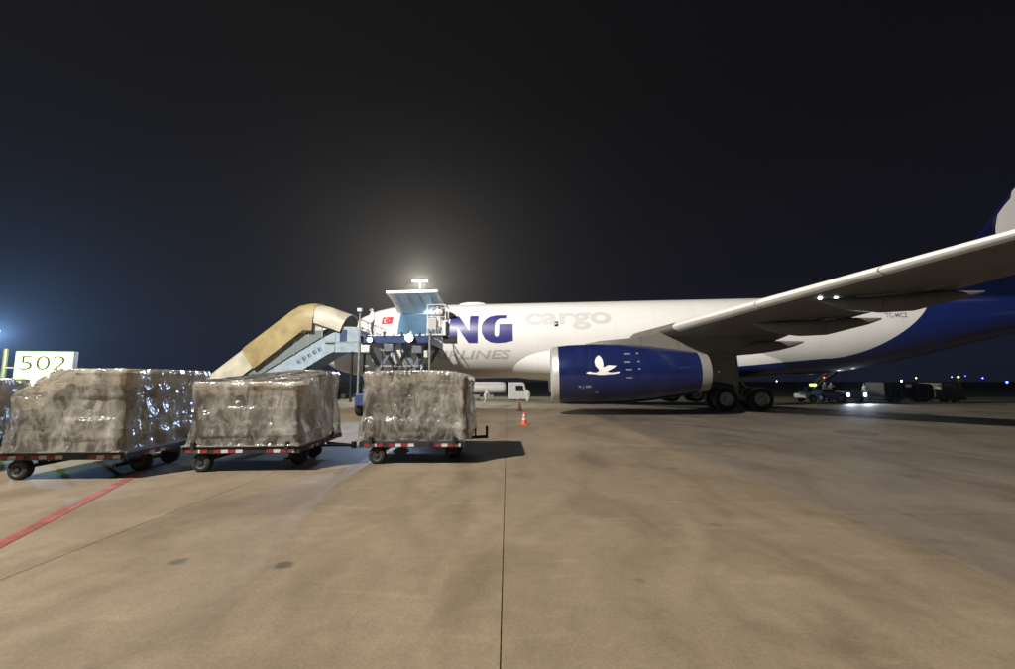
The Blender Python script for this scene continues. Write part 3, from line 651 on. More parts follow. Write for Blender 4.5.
def corner_stop():
    b = MB(); b.box((0, 0, .05), (.07, .05, .16)); b.box((0, .05, .0), (.09, .1, .05)); return b.mesh('pallet_stop', M_DARK, bevel=.006)
def stop_red():
    b = MB(); b.box((0, 0, .05), (.07, .05, .14)); b.box((0, .05, .0), (.09, .1, .05)); return b.mesh('pallet_stop', M_TRED, bevel=.006)
def make_dolly(loc, rz, label, bar=True, hitch_up=False):
    t = empty('pallet_dolly', loc, rz, label, 'dolly', 'pallet dollies')
    cpart('dframe', dolly_frame, 'frame', t); cpart('ddeck', dolly_deck, 'deck', t)
    for x in (-.78, .78):
        cpart('daxle', dolly_axle, 'axle', t, (x, 0, 0))
        for y in ((-DD / 2 + .12, DD / 2 - .12) if x < 0 else (-DD / 2 + .85, DD / 2 - .85)):
            cpart('dtyre', dolly_tyre, 'tyre', t, (x, y, .185)); cpart('drim', dolly_rim, 'rim', t, (x, y, .185))
    if bar: cpart('towbar', tow_bar, 'tow_bar', t)
    for grp in ((-.98, 3), (-.45, 4), (.55, 4)):
        for i in range(grp[1]):
            x = grp[0] + i * .14
            cpart('tw' if i % 2 else 'tr', tape(M_TWHITE if i % 2 else M_TRED), 'reflector', t, (x, -DD / 2 - .004, .41))
    for i in range(5):
        y = -.8 + i * .14; o = cpart('tw' if i % 2 else 'tr', tape(M_TWHITE if i % 2 else M_TRED), 'reflector', t, (DW / 2 + .004, y, .41)); o.rotation_euler = (0, 0, R(90))
    for x in (-.9, .9):
        cpart('pstop', corner_stop, 'pallet_stop', t, (x, -DD / 2 - .03, .47))
        cpart('pstopr', stop_red, 'pallet_stop', t, (x, DD / 2 + .03, .47), R(180))
    cpart('pstopr', stop_red, 'pallet_stop', t, (DW / 2 + .03, .5, .47), R(90))
    if hitch_up:
        b = MB(); b.bar((DW / 2, .1, .40), (DW / 2 + .42, .1, .42), .07); b.bar((DW / 2 + .4, .1, .38), (DW / 2 + .4, .1, .68), .06); b.bar((DW / 2 + .12, .1, .42), (DW / 2 + .12, .1, .62), .04)
        b.build('hitch_lever', M_DARK, t)
    return t
def film_mesh(w_, d_, top, seed, sag, res=.035, flare=.05):
    """a sheet of wrap pulled over the stack: top(x,y) height, wrinkled sides that fall to the deck"""
    b = MB(); off = Vector((seed * 7.3, seed * 3.1, seed * 1.7))
    nx, ny = int(w_ / res / 1.3), int(d_ / res / 1.3); nzv = 40
    per = []
    rc = .16
    def ringpt(t):      # rounded rectangle, t in 0..1, starts at the front left corner
        P = 2 * (w_ + d_); q = t * P
        if q < w_: p, n_ = Vector((-w_ / 2 + q, -d_ / 2, 0)), Vector((0, -1, 0))
        elif q < w_ + d_: p, n_ = Vector((w_ / 2, -d_ / 2 + q - w_, 0)), Vector((1, 0, 0))
        elif q < 2 * w_ + d_: p, n_ = Vector((w_ / 2 - (q - w_ - d_), d_ / 2, 0)), Vector((0, 1, 0))
        else: p, n_ = Vector((-w_ / 2, d_ / 2 - (q - 2 * w_ - d_), 0)), Vector((-1, 0, 0))
        x, y = p.x, p.y; cx, cy = max(-w_ / 2 + rc, min(w_ / 2 - rc, x)), max(-d_ / 2 + rc, min(d_ / 2 - rc, y)); v_ = Vector((x - cx, y - cy, 0))
        if abs(x - cx) > 1e-6 and abs(y - cy) > 1e-6 and v_.length > 1e-6:
            n_ = v_.normalized(); m_ = max(abs(v_.x), abs(v_.y)); p = Vector((cx, cy, 0)) + n_ * (rc if v_.length > rc else v_.length)
        return p, n_
    NP = int(2 * (w_ + d_) / res)
    rows = []
    for k in range(nzv + 1):
        f = k / nzv; row = []
        for i in range(NP):
            p, n_ = ringpt(i / NP); zt = top(p.x, p.y); z = zt * (1 - f)
            q = Vector((p.x, p.y, z)) + off
            tent = math.sin(math.pi * min(1, f * 1.15)) if f < .87 else .35
            disp = -.045 * tent * sag * (1 + noise.noise(q * 1.3)) + .05 * noise.noise(q * 2.4) + .02 * (1 - abs(noise.noise(Vector((q.x * 2.2 + q.z * 1.3, q.y * 2.2, q.z * .9))))) ** 4 + .006 * noise.noise(q * 7)
            # pulled-in lower pocket line across the front, cartons pressing outwards
            disp += .02 * math.copysign(1, math.sin(q.z * 8.5)) * abs(noise.noise(q * .9)) + flare * f ** 4
            edge = max(0, 1 - f / .06)
            row.append(p + n_ * (disp * (1 - .6 * edge) - .035 * edge) + Vector((0, 0, z + .008 * noise.noise(q * 5) * (1 - f))))
        rows.append(row)
    n = NP
    v = [p for r in rows for p in r]; f_ = [(j * n + i, j * n + (i + 1) % n, (j + 1) * n + (i + 1) % n, (j + 1) * n + i) for j in range(nzv) for i in range(n)]
    # top: concentric rings drawn in to the middle
    base = rows[0]; prev = list(range(n))
    for k in range(1, 15):
        s2 = 1 - k / 15.0; idx = []
        for i in range(n):
            x, y = base[i].x * s2, base[i].y * s2
            q = Vector((x, y, 3)) + off
            z = top(x, y) + .03 * noise.noise(q * 2.2) + .02 * (1 - abs(noise.noise(q * 3.6))) ** 3 - .01
            idx.append(len(v)); v.append(Vector((x, y, z)))
        f_ += [(prev[i], idx[i], idx[(i + 1) % n], prev[(i + 1) % n]) for i in range(n)]; prev = idx
    f_.append(tuple(prev)); b.add(v, f_)
    me = bpy.data.meshes.new('wrap_film'); me.from_pydata(b.v, [], b.f)
    bm = bmesh.new(); bm.from_mesh(me); bmesh.ops.recalc_face_normals(bm, faces=bm.faces)
    for q in bm.faces: q.smooth = True
    bm.to_mesh(me); bm.free(); me.materials.append(M_FILM); return me
def carton_mesh(m):
    def f():
        b = MB(); b.box((0, 0, 0), (1, 1, 1)); return b.mesh('carton', m, bevel=.02)
    return f
def make_load(loc, rz, label, w_, d_, top, seed, sag=1.0, film=None):
    t = empty('wrapped_cargo', (loc[0], loc[1], loc[2]), rz, label, 'cargo', 'film-wrapped cargo pallets')
    p = MB(); p.box((0, 0, .012), (w_ + .06, d_ + .06, .022)); p.build('pallet_sheet', M_ALU, t)
    rnd = random.Random(seed); cw = w_ / 4; cd = d_ / 4
    for ix in range(4):
        for iy in range(4):
            x, y = -w_ / 2 + cw * (ix + .5), -d_ / 2 + cd * (iy + .5)
            hcol = min(top(x + a_, y + b_) for a_ in (-cw * .48, cw * .48) for b_ in (-cd * .48, cd * .48)) - .05
            rows = rnd.choice((3, 4, 4, 5)); hh = (hcol - .025) / rows
            for iz in range(rows):
                if 0 < ix < 3 and 0 < iy < 3 and iz < rows - 1: continue
                k = 'cartA' if rnd.random() < .6 else 'cartB'
                o = cpart(k, carton_mesh(M_CARTON if k == 'cartA' else M_CARTON2), 'carton', t, (x * .89 + rnd.uniform(-.01, .01), y * .89 + rnd.uniform(-.01, .01), .025 + hh * (iz + .5)))
                o.scale = (cw * .87, cd * .87, hh * rnd.uniform(.95, .99))
    if film is None: film = film_mesh(w_, d_, top, seed, sag)
    o = link('wrap_film', film, t, (0, 0, .022)); return t, film
ZD = .497
def off(c, rz, dx, dy): return (c[0] + math.cos(rz) * dx - math.sin(rz) * dy, c[1] + math.sin(rz) * dx + math.cos(rz) * dy)
CARTS = []
# (centre, yaw, load width, depth)
c3, r3 = (-2.06, 10.72), R(.5)
c2, r2 = (-5.33, 9.93), R(3)
c1, r1 = (-8.18, 9.25), R(3)
c0, r0 = (-11.85, 8.75), R(3)
make_dolly((*c3, 0), r3, 'dark pallet dolly under the wrapped load nearest the aircraft, with an upright hitch lever', bar=False, hitch_up=True)
make_dolly((*c2, 0), r2, 'dark pallet dolly in the middle of the train with red corner stops')
make_dolly((*c1, 0), r1, 'dark pallet dolly below the stand number sign, left in the train')
make_dolly((*c0, 0), r0, 'pallet dolly cut off by the left edge of the picture')
make_load((*c3, ZD), r3, 'rounded film-wrapped pallet load on the dolly nearest the aircraft', 2.38, 2.4, lambda x, y: 1.50 - .16 * max(0, x - .55) ** 2 * 2 - .05 * max(0, -x - .7), 3.0)
make_load((*c2, ZD), r2, 'film-wrapped pallet load with a peaked top, between two other loads', 2.2, 2.5, lambda x, y: 1.26 + .26 * max(0, min(1, (y + 1.15) / 1.5)) * max(.2, min(1, 1.2 - .5 * abs(x - .45))), 5.0, 1.3)
make_load((*c1, ZD), r1, 'film-wrapped pallet load in front of the lit number sign, its left side lower', 2.08, 2.6, lambda x, y: 1.50 if x > -.2 else 1.50 - .5 * min(1, (-.2 - x) / .8), 9.0)
_, fl0 = make_load((*c0, ZD), r0, 'film-wrapped pallet load at the left edge of the picture', 2.1, 2.3, lambda x, y: 1.3, 11.0)

# ------------------------------------------------------------------ stand sign 502
SG = empty('stand_sign', (-16.35, 14.0, 0), R(12), 'glowing yellow-green sign reading 502 on a post behind the leftmost full pallet', 'sign')
MB().tube((0, 0, 0), (0, 0, 2.82), .06).build('post', M_RAIL, SG, smooth=True)
cs = MB(); cs.box((1.14, .0, 2.0), (1.62, .2, 1.5)); cs.build('sign_case', M_RAIL, SG, bevel=.02)
MB().box((1.14, -.105, 2.0), (1.56, .02, 1.44)).build('lit_panel', E_SIGN, SG)
MB().box((1.14, .105, 2.0), (1.56, .02, 1.44)).build('lit_panel', E_SIGN, SG)
for x in (.9, 1.7): MB().tube((x, 0, 0), (x, 0, 1.3), .05).build('leg', M_RAIL, SG, smooth=True)
MB().tube((0, 0, 2.2), (.35, 0, 2.2), .03).build('bracket', M_RAIL, SG)
tv, tf = text_mesh2d('502', .5, 1.76, 2.14, 2.6, -.012)
lamp('sign_spill', 'POINT', (-15.1, 13.0, 2.7), 220, (.62, 1, .3), None, .5)
dg = MB(); dg.add([(x, -.12, z) for x, z in tv], tf); dg.build('digits', mat('digit_black', (.03, .034, .02), .9, spec=.05), SG)

# ------------------------------------------------------------------ covered passenger stairs
ST = empty('passenger_stairs', (-15, 28.0, 0), 0, 'covered passenger boarding stairs with a tan arched canopy reaching the front door', 'stairs')
def S(x, y, z): return (x + 15, y - 28.0, z)
def arch(path, hw, hh, thick, name, m):
    outs = []
    for i, (x, z) in enumerate(path):
        if i == 0: dx, dz = path[1][0] - x, path[1][1] - z
        elif i == len(path) - 1: dx, dz = x - path[i - 1][0], z - path[i - 1][1]
        else: dx, dz = path[i + 1][0] - path[i - 1][0], path[i + 1][1] - path[i - 1][1]
        L = math.hypot(dx, dz); nx, nz_ = -dz / L, dx / L
        ring = []
        for sgn_, k in ((1, 1.0), (-1, 0.0)):
            seq = range(17) if sgn_ == 1 else range(16, -1, -1)
            for q in seq:
                t = math.pi * q / 16; hw_, hh_ = (hw, hh) if sgn_ == 1 else (hw - thick, hh - thick)
                yy = hw_ * math.cos(t); up = (hh_ - .9) + .9 * math.sin(t) if 0 < q < 16 else (hh_ - .9 if hh_ > .9 else 0)
                up = max(0.0, hh_ * math.sin(t) ** .55)
                ring.append(S(x + nx * (up - hh), 28.1 + yy, z + nz_ * (up - hh)))
        outs.append(ring)
    MB().loft(outs).build(name, m, ST, smooth=True)
arch([(-19.15, 2.15), (-17.6, 3.4), (-15.6, 5.0)], 1.24, 1.7, .05, 'lower_canopy', M_CREAM)
arch([(-16.95, 4.0), (-15.3, 5.33), (-14.0, 6.38), (-13.5, 6.68), (-12.8, 6.82), (-12.2, 6.8)], 1.38, 1.9, .06, 'upper_canopy', M_TAN)
arch([(-12.3, 6.74), (-11.6, 6.58), (-10.1, 6.05)], 1.28, 1.3, .05, 'head_canopy', M_CREAM)
MB().lathe([(0, .02), (0, .02)], 'X')
for nm, y in (('side_panel', 27.05), ('side_panel', 29.2)):
    MB().prism([S(-17.9, y, .2), S(-16.2, y, .35), S(-11.35, y, 3.4), S(-10.9, y, 3.6), S(-10.9, y, 4.85), S(-11.6, y, 4.5), S(-17.9, y, .6)], (0, .06, 0)).build(nm, M_LBLUE, ST, bevel=.015)
for i in range(24):     # treads
    x = -17.8 + i * .262; MB().box(S(x, 28.13, .36 + i * .164), (.3, 2.04, .05)).build('tread', M_RAIL, ST)
for y in (27.0, 29.29):
    MB().bar(S(-17.8, y, 1.66), S(-11.5, y, 5.56), .05).build('handrail', M_RAIL, ST)
    for i in range(8):
        x = -17.7 + i * .86; z = .6 + (x + 17.9) * .62; MB().bar(S(x, y, z), S(x, y, z + 1.0), .045).build('rail_post', M_RAIL, ST)
    for i in range(7):
        x0, x1 = -17.67 + i * .86, -16.87 + i * .86; z0, z1 = .68 + (x0 + 17.9) * .62, .68 + (x1 + 17.9) * .62
        MB().prism([S(x0, y, z0), S(x1, y, z1), S(x1, y, z1 + .84), S(x0, y, z0 + .84)], (0, .012, 0)).build('railing_pane', M_GLASS, ST)
for i in range(5):      # blurred row of characters on the side panel
    x = -13.1 + i * .32; z = 2.98 + i * .195
    MB().box(S(x, 27.035, z), (.2, .01, .24), 0, R(-32)).build('character', M_LOADBLUE, ST)
    MB().box(S(x + .02, 27.03, z + .02), (.06, .012, .26), 0, R(-32)).build('character', M_LBLUE, ST)
for y in (27.0, 29.3): MB().box(S(-10.0, y, 4.35), (1.7, .06, 1.6)).build('platform_side', M_LBLUE, ST, bevel=.015)
MB().box(S(-10.3, 28.1, 4.2), (2.4, 2.3, .1)).build('platform', M_RAIL, ST)
MB().box(S(-10.35, 26.95, 4.6), (.42, .03, .75)).build('platform_hatch', M_LOADBLUE, ST)
for y in (26.95, 29.3): MB().tube(S(-9.75, y, .45), S(-9.75, y, 3.6), .08).build('support_leg', M_DARK, ST, smooth=True)
wpn = MB(); wpn.prism([S(-11.6, 27.0, 4.95), S(-10.9, 27.0, 5.25), S(-10.9, 27.0, 5.95), S(-12.6, 27.0, 5.7), S(-13.2, 27.0, 5.0), S(-13.2, 27.0, 4.75)], (0, .03, 0)); wpn.build('wind_screen', M_WHITE, ST)
chs = MB(); chs.box(S(-14.6, 28.1, .75), (8.6, 1.0, .3)); chs.box(S(-11.5, 28.1, 1.2), (1.6, 1.6, .6)); chs.build('chassis', M_DARK, ST, bevel=.02)
cab = MB(); cab.prism([S(-12.9, 27.1, .45), S(-11.2, 27.1, .45), S(-11.2, 27.1, 1.15), S(-11.6, 27.1, 1.75), S(-12.9, 27.1, 1.75)], (0, 2.0, 0)); cab.build('cab', M_WHITE, ST, bevel=.04)
MB().prism([S(-12.6, 27.08, 1.1), S(-11.45, 27.08, 1.1), S(-11.72, 27.08, 1.65), S(-12.6, 27.08, 1.65)], (0, .03, 0)).build('cab_window', M_BLACK, ST)
CACHE['trtyre'] = wheel_mesh(.42, .28).mesh('tyre', M_TYRE, True); CACHE['trrim'] = rim_mesh(.42, .28).mesh('rim', M_RIM, True)
for x in (-18.2, -12.2):
    for y in (27.2, 29.0):
        cpart('trtyre', None, 'tyre', ST, S(x, y, .42)); cpart('trrim', None, 'rim', ST, S(x, y, .42))
for x in (-16.2, -14.6, -13.0): MB().bar(S(x, 28.1, .8), S(x, 28.1, max(.9, .3 + (x + 17.9) * .6)), .14).build('lift_post', M_DARK, ST)

# ------------------------------------------------------------------ main deck loader
LD = empty('cargo_loader', (-6.3, 26.5, 0), 0, 'blue scissor cargo loader with its platform raised to the open cargo door', 'loader')
def L(x, y, z): return (x + 6.3, y - 26.5, z)
MB().box(L(-6.35, 26.6, 4.08), (3.9, 5.4, .42)).build('platform', M_LOADBLUE, LD, bevel=.02)
MB().box(L(-6.3, 29.75, 4.2), (3.1, .9, .16)).build('bridge', M_LOADBLUE, LD, bevel=.02)
for i in range(12): MB().tube(L(-8.0, 24.2 + i * .42, 4.3), L(-4.7, 24.2 + i * .42, 4.3), .05).build('roller', M_RAIL, LD, smooth=True)
for yy in (24.7, 28.3):
    for xa, xb in ((-8.15, -6.5), (-6.1, -4.55)):
        for a_, b_ in (((xa, 3.9), (xb, 1.15)), ((xb, 3.9), (xa, 1.15))):
            MB().bar(L(a_[0], yy + (.07 if a_[0] < b_[0] else -.07), a_[1]), L(b_[0], yy + (.07 if a_[0] < b_[0] else -.07), b_[1]), .1, .24).build('scissor_arm', M_ARM, LD, bevel=.015)
for z in (1.25, 2.62): MB().bar(L(-8.15, 24.6, z), L(-4.55, 24.6, z), .1).build('cross_bar', M_RAIL, LD)
for xa in (-8.0, -6.6): MB().bar(L(xa, 24.9, 3.6), L(xa + .7, 24.9, 2.1), .14, .2).build('lift_cylinder', M_LOADWHITE, LD)
for xa in (-5.9, -5.1): MB().tube(L(xa, 25.2, 1.2), L(xa + .25, 25.2, 3.9), .08).build('lift_cylinder', M_SILVER, LD, smooth=True)
MB().box(L(-6.2, 25.6, .82), (2.8, 8.0, .6)).build('chassis', M_LOADBLUE, LD, bevel=.04)
CACHE['ldtyre'] = wheel_mesh(.45, .34).mesh('tyre', M_TYRE, True); CACHE['ldrim'] = rim_mesh(.45, .34).mesh('rim', M_RIM, True)
for x in (-7.5, -4.9):
    for y in (22.2, 23.3, 28.6):
        o = cpart('ldtyre', None, 'tyre', LD, L(x, y, .45), R(90)); o = cpart('ldrim', None, 'rim', LD, L(x, y, .45), R(90))
# guard rails and posts along the platform edges
for x in (-8.28, -4.42):
    for z in (4.75, 5.2): MB().bar(L(x, 24.0, z), L(x, 29.2, z), .045).build('guard_rail', M_RAIL, LD)
    for y in (24.0, 25.3, 26.6, 27.9, 29.2): MB().bar(L(x, y, 4.2), L(x, y, 5.22), .05).build('rail_post', M_RAIL, LD)
for i in range(7):
    x = -7.9 + i * .5; MB().box(L(x, 23.92, 4.36), (.12, .1, .16 + .08 * (i % 3))).build('pallet_stop', M_LOADWHITE if i % 2 else M_DARK, LD)
for x in (-8.2, -4.3):
    pp = MB(); pp.tube(L(x, 23.75, 1.0), L(x, 23.75, 4.4), .07); pp.build('guide_post', M_RAIL, LD, smooth=True)
MB().tube(L(-8.35, 24.1, 4.2), L(-8.35, 24.1, 5.75), .05).build('lamp_post', M_RAIL, LD, smooth=True)
MB().box(L(-8.35, 24.05, 5.75), (.26, .2, .2)).build('lamp_box', M_LOADWHITE, LD, bevel=.02)
for i, (x, y) in enumerate(((-7.0, 24.0), (-6.5, 24.3), (-5.9, 24.0), (-5.0, 24.2))):
    MB().tube(L(x, y - .2, 3.85), L(x + .12, y - .12, 2.0), .03).build('hydraulic_hose', M_TYRE, LD, smooth=True)
for x, z, m_ in ((-7.9, 3.55, M_LOADWHITE), (-5.0, 3.5, M_ARM), (-6.6, 3.6, M_ARM)): MB().box(L(x, 23.9, z), (.5, .3, .4)).build('valve_box', m_, LD, bevel=.02)
for x in (-7.3, -6.2, -5.2): MB().box(L(x, 26.0, 4.45), (.6, .9, .14)).build('transfer_deck', M_RAIL, LD, bevel=.02)
for x in (-8.28, -4.42): MB().bar(L(x, 24.0, 4.5), L(x, 29.2, 4.5), .04, .2).build('side_guide', M_LOADWHITE, LD)
# operator cage on the right side
cg = MB(); cg.box(L(-4.0, 24.6, 4.35), (1.1, 1.3, .08)); cg.build('cage_floor', M_LOADWHITE, LD)
for x in (-4.5, -3.5):
    for y in (24.0, 25.2): MB().bar(L(x, y, 4.35), L(x, y, 6.05), .05).build('cage_post', M_LOADWHITE, LD)
for z in (4.85, 5.35, 6.05):
    rb = MB(); rb.bar(L(-4.5, 24.0, z), L(-3.5, 24.0, z), .045); rb.bar(L(-3.5, 24.0, z), L(-3.5, 25.2, z), .045); rb.bar(L(-4.5, 25.2, z), L(-3.5, 25.2, z), .045); rb.build('cage_rail', M_LOADWHITE, LD)
MB().box(L(-4.22, 23.95, 4.95), (.5, .25, .62), 0, 0, R(12)).build('control_console', M_LOADWHITE, LD, bevel=.03)
MB().box(L(-3.45, 24.5, 4.75), (.12, 1.0, .7)).build('cage_panel', M_DARK, LD)
MB().box(L(-3.3, 24.6, 4.1), (.7, .9, .35)).build('cage_bracket', M_DARK, LD)
MB().box(L(-4.5, 23.7, 3.25), (.2, .14, .38)).build('junction_box', M_LOADWHITE, LD, bevel=.02)
for (x, z, r_) in ((-7.62, 4.02, .13), (-5.43, 4.13, .21)):
    o = MB(); o.lathe([(0, r_ * 1.15), (.1, r_ * 1.2), (.16, r_ * .5)], 'Y', L(x, 23.66, z), 20); o.build('work_lamp', M_DARK, LD, smooth=True)
    MB().lathe([(-.012, r_), (-.02, .01)], 'Y', L(x, 23.66, z), 20, False).build('lamp_lens', E_BLUEW, LD)
    lamp('work_lamp_light', 'SPOT', (x, 23.6, z), 2700 if r_ > .15 else 1200, (.42, .62, 1.0), None, .1, (x - 3.6, 9.5, 1.0), 62, .5)
lamp('hold_light', 'POINT', (-6.2, 31.6, 6.7), 130, (.62, .8, 1.0), None, .1)

# ------------------------------------------------------------------ floodlight masts
def mast(spec, label, aim, head_mat, hs, n_heads=6, size=165, radius=.5):
    x, y, z = spec['pos']; zb = gz(y)
    t = empty('floodlight_mast', (x, y, zb), 0, label, 'floodlight', 'apron floodlight masts')
    MB().tube((0, 0, 0), (0, 0, z - zb + .9), .3, .13, 16).build('mast_pole', M_RAIL, t, smooth=True)
    fr_ = MB(); fr_.box((0, 0, z - zb + .75), (hs * 2.0, .2, .12)); fr_.build('lamp_frame', M_RAIL, t)
    az = math.atan2(aim[1] - y, aim[0] - x)
    for i in range(n_heads):
        k = (i - (n_heads - 1) / 2) * hs * 2 / n_heads
        b = MB(); b.box((0, 0, 0), (hs * 1.6 / n_heads, .2, .45)); o = b.build('lamp_head', M_DARK, t, loc=(k, 0, z - zb + .45)); o.rotation_euler = (R(-25), 0, az + R(90))
        b = MB(); b.box((0, -.108, 0), (hs * 1.45 / n_heads, .012, .4)); o = b.build('lamp_glass', head_mat, t, loc=(k, 0, z - zb + .45)); o.rotation_euler = (R(-25), 0, az + R(90))
    dr = Vector((aim[0] - x, aim[1] - y, 0)).normalized()
    lamp('flood_light', 'SPOT', (x + dr.x * .6, y + dr.y * .6, z - .1), spec['watts'], spec['color'], None, radius, aim, size, .25)
    return t
mast(KEY, 'tall floodlight mast standing to the left of the camera', (2, 16, 0), E_WARM, 1.2)
mast(BACK, 'bright warm floodlight mast shining over the open cargo door', (-4, 20, 4), E_WARM, 1.6)
mast(BLUE, 'bluish floodlight mast at the far left edge', (-20, 10, 4), E_FARB, 1.0, 4)

# ------------------------------------------------------------------ traffic cones
M_CONE_SHADED = mat('cone_shaded_red', (.10, .022, .016), .7, var=.3, vscale=12)  # darkened copy of the cone orange, shade under the aircraft put in the colour
def cone_parts(t, dark=False):
    m = M_CONE_SHADED if dark else M_ORANGE
    MB().box((0, 0, .02), (.3, .3, .04)).build('base', M_DARK if dark else m, t, bevel=.01)
    MB().lathe([(.04, .12), (.5, .03), (.51, .022)], 'Z', n=20).build('cone_body', m, t, smooth=True)
    for z in (() if dark else (.2, .34)): MB().lathe([(z, .126 - z * .176 - .0), (z + .075, .126 - (z + .075) * .176)], 'Z', n=20, close=False).build('white_band', M_TWHITE, t, smooth=True)
t = empty('traffic_cone', (.68, 17.7, 0), 0, 'orange traffic cone with white bands on the lit concrete', 'cone', 'traffic cones'); cone_parts(t)
t = empty('traffic_cone', (.72, 25.7, 0), 0, 'traffic cone coloured dark red for the shade, farther back towards the fuselage', 'cone', 'traffic cones'); cone_parts(t, True)

# ------------------------------------------------------------------ people
def person(loc, rz, label, J=None, suit=M_SUIT, vest=False, k=1.0):
    """J overrides joints: x = own right, y = forward"""
    P = dict(pel=(0, 0, .95), wst=(0, 0, 1.12), chs=(0, .02, 1.32), shl=(0, 0, 1.45), nek=(0, .01, 1.53), hd0=(0, .03, 1.60), hd1=(0, .03, 1.74),
             lh=(-.1, 0, .9), lk=(-.11, .2, .5), la=(-.11, -.02, .09), lt=(-.11, .14, .04), rh=(.1, 0, .9), rk=(.11, .02, .5), ra=(.11, -.28, .13), rt=(.11, -.16, .05),
             ls=(-.19, 0, 1.42), le=(-.25, -.08, 1.14), lw=(-.24, .06, .9), rs=(.19, 0, 1.42), re=(.25, .0, 1.14), rw=(.25, .16, .94))
    if J: P.update(J)
    rad = dict(pel=.16, wst=.15, chs=.165, shl=.11, nek=.065, hd0=.09, hd1=.1, lh=.105, lk=.075, la=.055, lt=.045, rh=.105, rk=.075, ra=.055, rt=.045, ls=.08, le=.06, lw=.042, rs=.08, re=.06, rw=.042)
    E_ = [('pel', 'wst'), ('wst', 'chs'), ('chs', 'shl'), ('shl', 'nek'), ('nek', 'hd0'), ('hd0', 'hd1'), ('pel', 'lh'), ('lh', 'lk'), ('lk', 'la'), ('la', 'lt'), ('pel', 'rh'), ('rh', 'rk'), ('rk', 'ra'), ('ra', 'rt'), ('shl', 'ls'), ('ls', 'le'), ('le', 'lw'), ('shl', 'rs'), ('rs', 're'), ('re', 'rw')]
    for sd_ in 'lr':
        w_, e_ = Vector(P[sd_ + 'w']), Vector(P[sd_ + 'e']); d_ = (w_ - e_).normalized(); sx_ = Vector((1 if sd_ == 'l' else -1, 0, 0)); pv = d_.cross(sx_).normalized()
        P[sd_ + 'p'] = tuple(w_ + d_ * .07); rad[sd_ + 'p'] = .034; E_.append((sd_ + 'w', sd_ + 'p'))
        for q, (o_, ln) in enumerate(((-.03, .07), (-.01, .085), (.012, .08), (.033, .06))):
            a_ = w_ + d_ * .1 + pv * o_; P[sd_ + 'f%d' % q] = tuple(a_); P[sd_ + 'g%d' % q] = tuple(a_ + d_ * ln + sx_ * .015); rad[sd_ + 'f%d' % q] = .011; rad[sd_ + 'g%d' % q] = .009
            E_ += [(sd_ + 'p', sd_ + 'f%d' % q), (sd_ + 'f%d' % q, sd_ + 'g%d' % q)]
        P[sd_ + 't'] = P[sd_ + 't']; P[sd_ + 'th'] = tuple(w_ + d_ * .07 + pv * -.055); rad[sd_ + 'th'] = .011; E_.append((sd_ + 'p', sd_ + 'th'))
    t = empty('person', loc, rz, label, 'person'); t.scale = (k, k, k)
    ks = list(P); me = bpy.data.meshes.new('body'); me.from_pydata([P[q] for q in ks], [(ks.index(a_), ks.index(b_)) for a_, b_ in E_], []); me.materials.append(suit)
    o = link('body', me, t); o.modifiers.new('skin', 'SKIN'); sv = me.skin_vertices[0].data
    for i, q in enumerate(ks): sv[i].radius = (rad[q], rad[q]); sv[i].use_root = (q == 'pel')
    sm = o.modifiers.new('sub', 'SUBSURF'); sm.levels = 1; sm.render_levels = 1
    for p in me.polygons: p.use_smooth = True
    h0, h1 = Vector(P['hd0']), Vector(P['hd1']); hc = (h0 + h1) / 2
    fm = MB(); fm.lathe([(-.01, .075), (.03, .07), (.05, .045), (.058, .005)], 'Y', (hc.x, hc.y + .06, hc.z - .01), 14); fm.build('face', M_SKIN, t, smooth=True)
    MB().lathe([(0, .055), (.04, .045), (.05, .005)], 'Y', (hc.x, hc.y + .105, hc.z - .05), 12).build('face_mask', M_TWHITE, t, smooth=True)
    gl = MB(); gl.box((hc.x, hc.y + .125, hc.z + .03), (.13, .02, .035)); gl.build('goggles', M_BLACK, t)
    if vest:
        v = MB(); c_ = Vector(P['chs']); v.loft([[(c_.x + a_ * math.cos(2 * math.pi * i / 16), c_.y - .02 + b_ * math.sin(2 * math.pi * i / 16), z) for i in range(16)] for z, a_, b_ in ((1.02, .185, .18), (1.2, .19, .185), (1.42, .18, .15))], caps=False); v.build('vest', M_VEST, t, smooth=True)
    return t
person((-2.55, 49.0, gz(49)), R(-65), 'person in a white hooded coverall walking under the fuselage beside the wrapped load', dict(chs=(0, .12, 1.3), shl=(0, .17, 1.42), nek=(0, .2, 1.5), hd0=(0, .23, 1.56), hd1=(0, .26, 1.7), rs=(.19, .16, 1.4), ls=(-.19, .16, 1.4), re=(.25, .34, 1.2), rw=(.2, .52, 1.12), le=(-.25, .3, 1.18), lw=(-.2, .5, 1.1)))
person((2.25, 49.0, gz(49)), R(160), 'person in a white hooded coverall walking behind the traffic cones')
person((-4.0, 24.7, 4.39), R(170), 'person in a white coverall at the controls on the raised loader', dict(rk=(.11, .02, .5), ra=(.11, 0, .09), rt=(.11, .14, .04), lk=(-.11, .02, .5), la=(-.11, 0, .09), re=(.24, .14, 1.16), rw=(.2, .38, 1.1), le=(-.24, .14, 1.16), lw=(-.2, .38, 1.1)))
person((-8.0, 25.2, 4.29), R(120), 'person in a white coverall on the left side of the raised loader', dict(rk=(.11, .02, .5), ra=(.11, 0, .09), rt=(.11, .14, .04), lk=(-.11, .02, .5), la=(-.11, 0, .09)))
STD = dict(rk=(.11, .03, .5), ra=(.11, 0, .09), rt=(.11, .14, .04), lk=(-.11, .03, .5), la=(-.11, 0, .09))
person((27.1, 37.0, gz(37)), R(200), 'person in pale clothes standing behind the left headlight of the tow tractor', STD)
person((27.9, 37.3, gz(37.3)), R(150), 'person in pale clothes standing behind the right headlight of the tow tractor', STD)
person((31.9, 38.6, gz(38.6)), R(100), 'person in a white coverall standing beside the dark loaded dolly', STD)

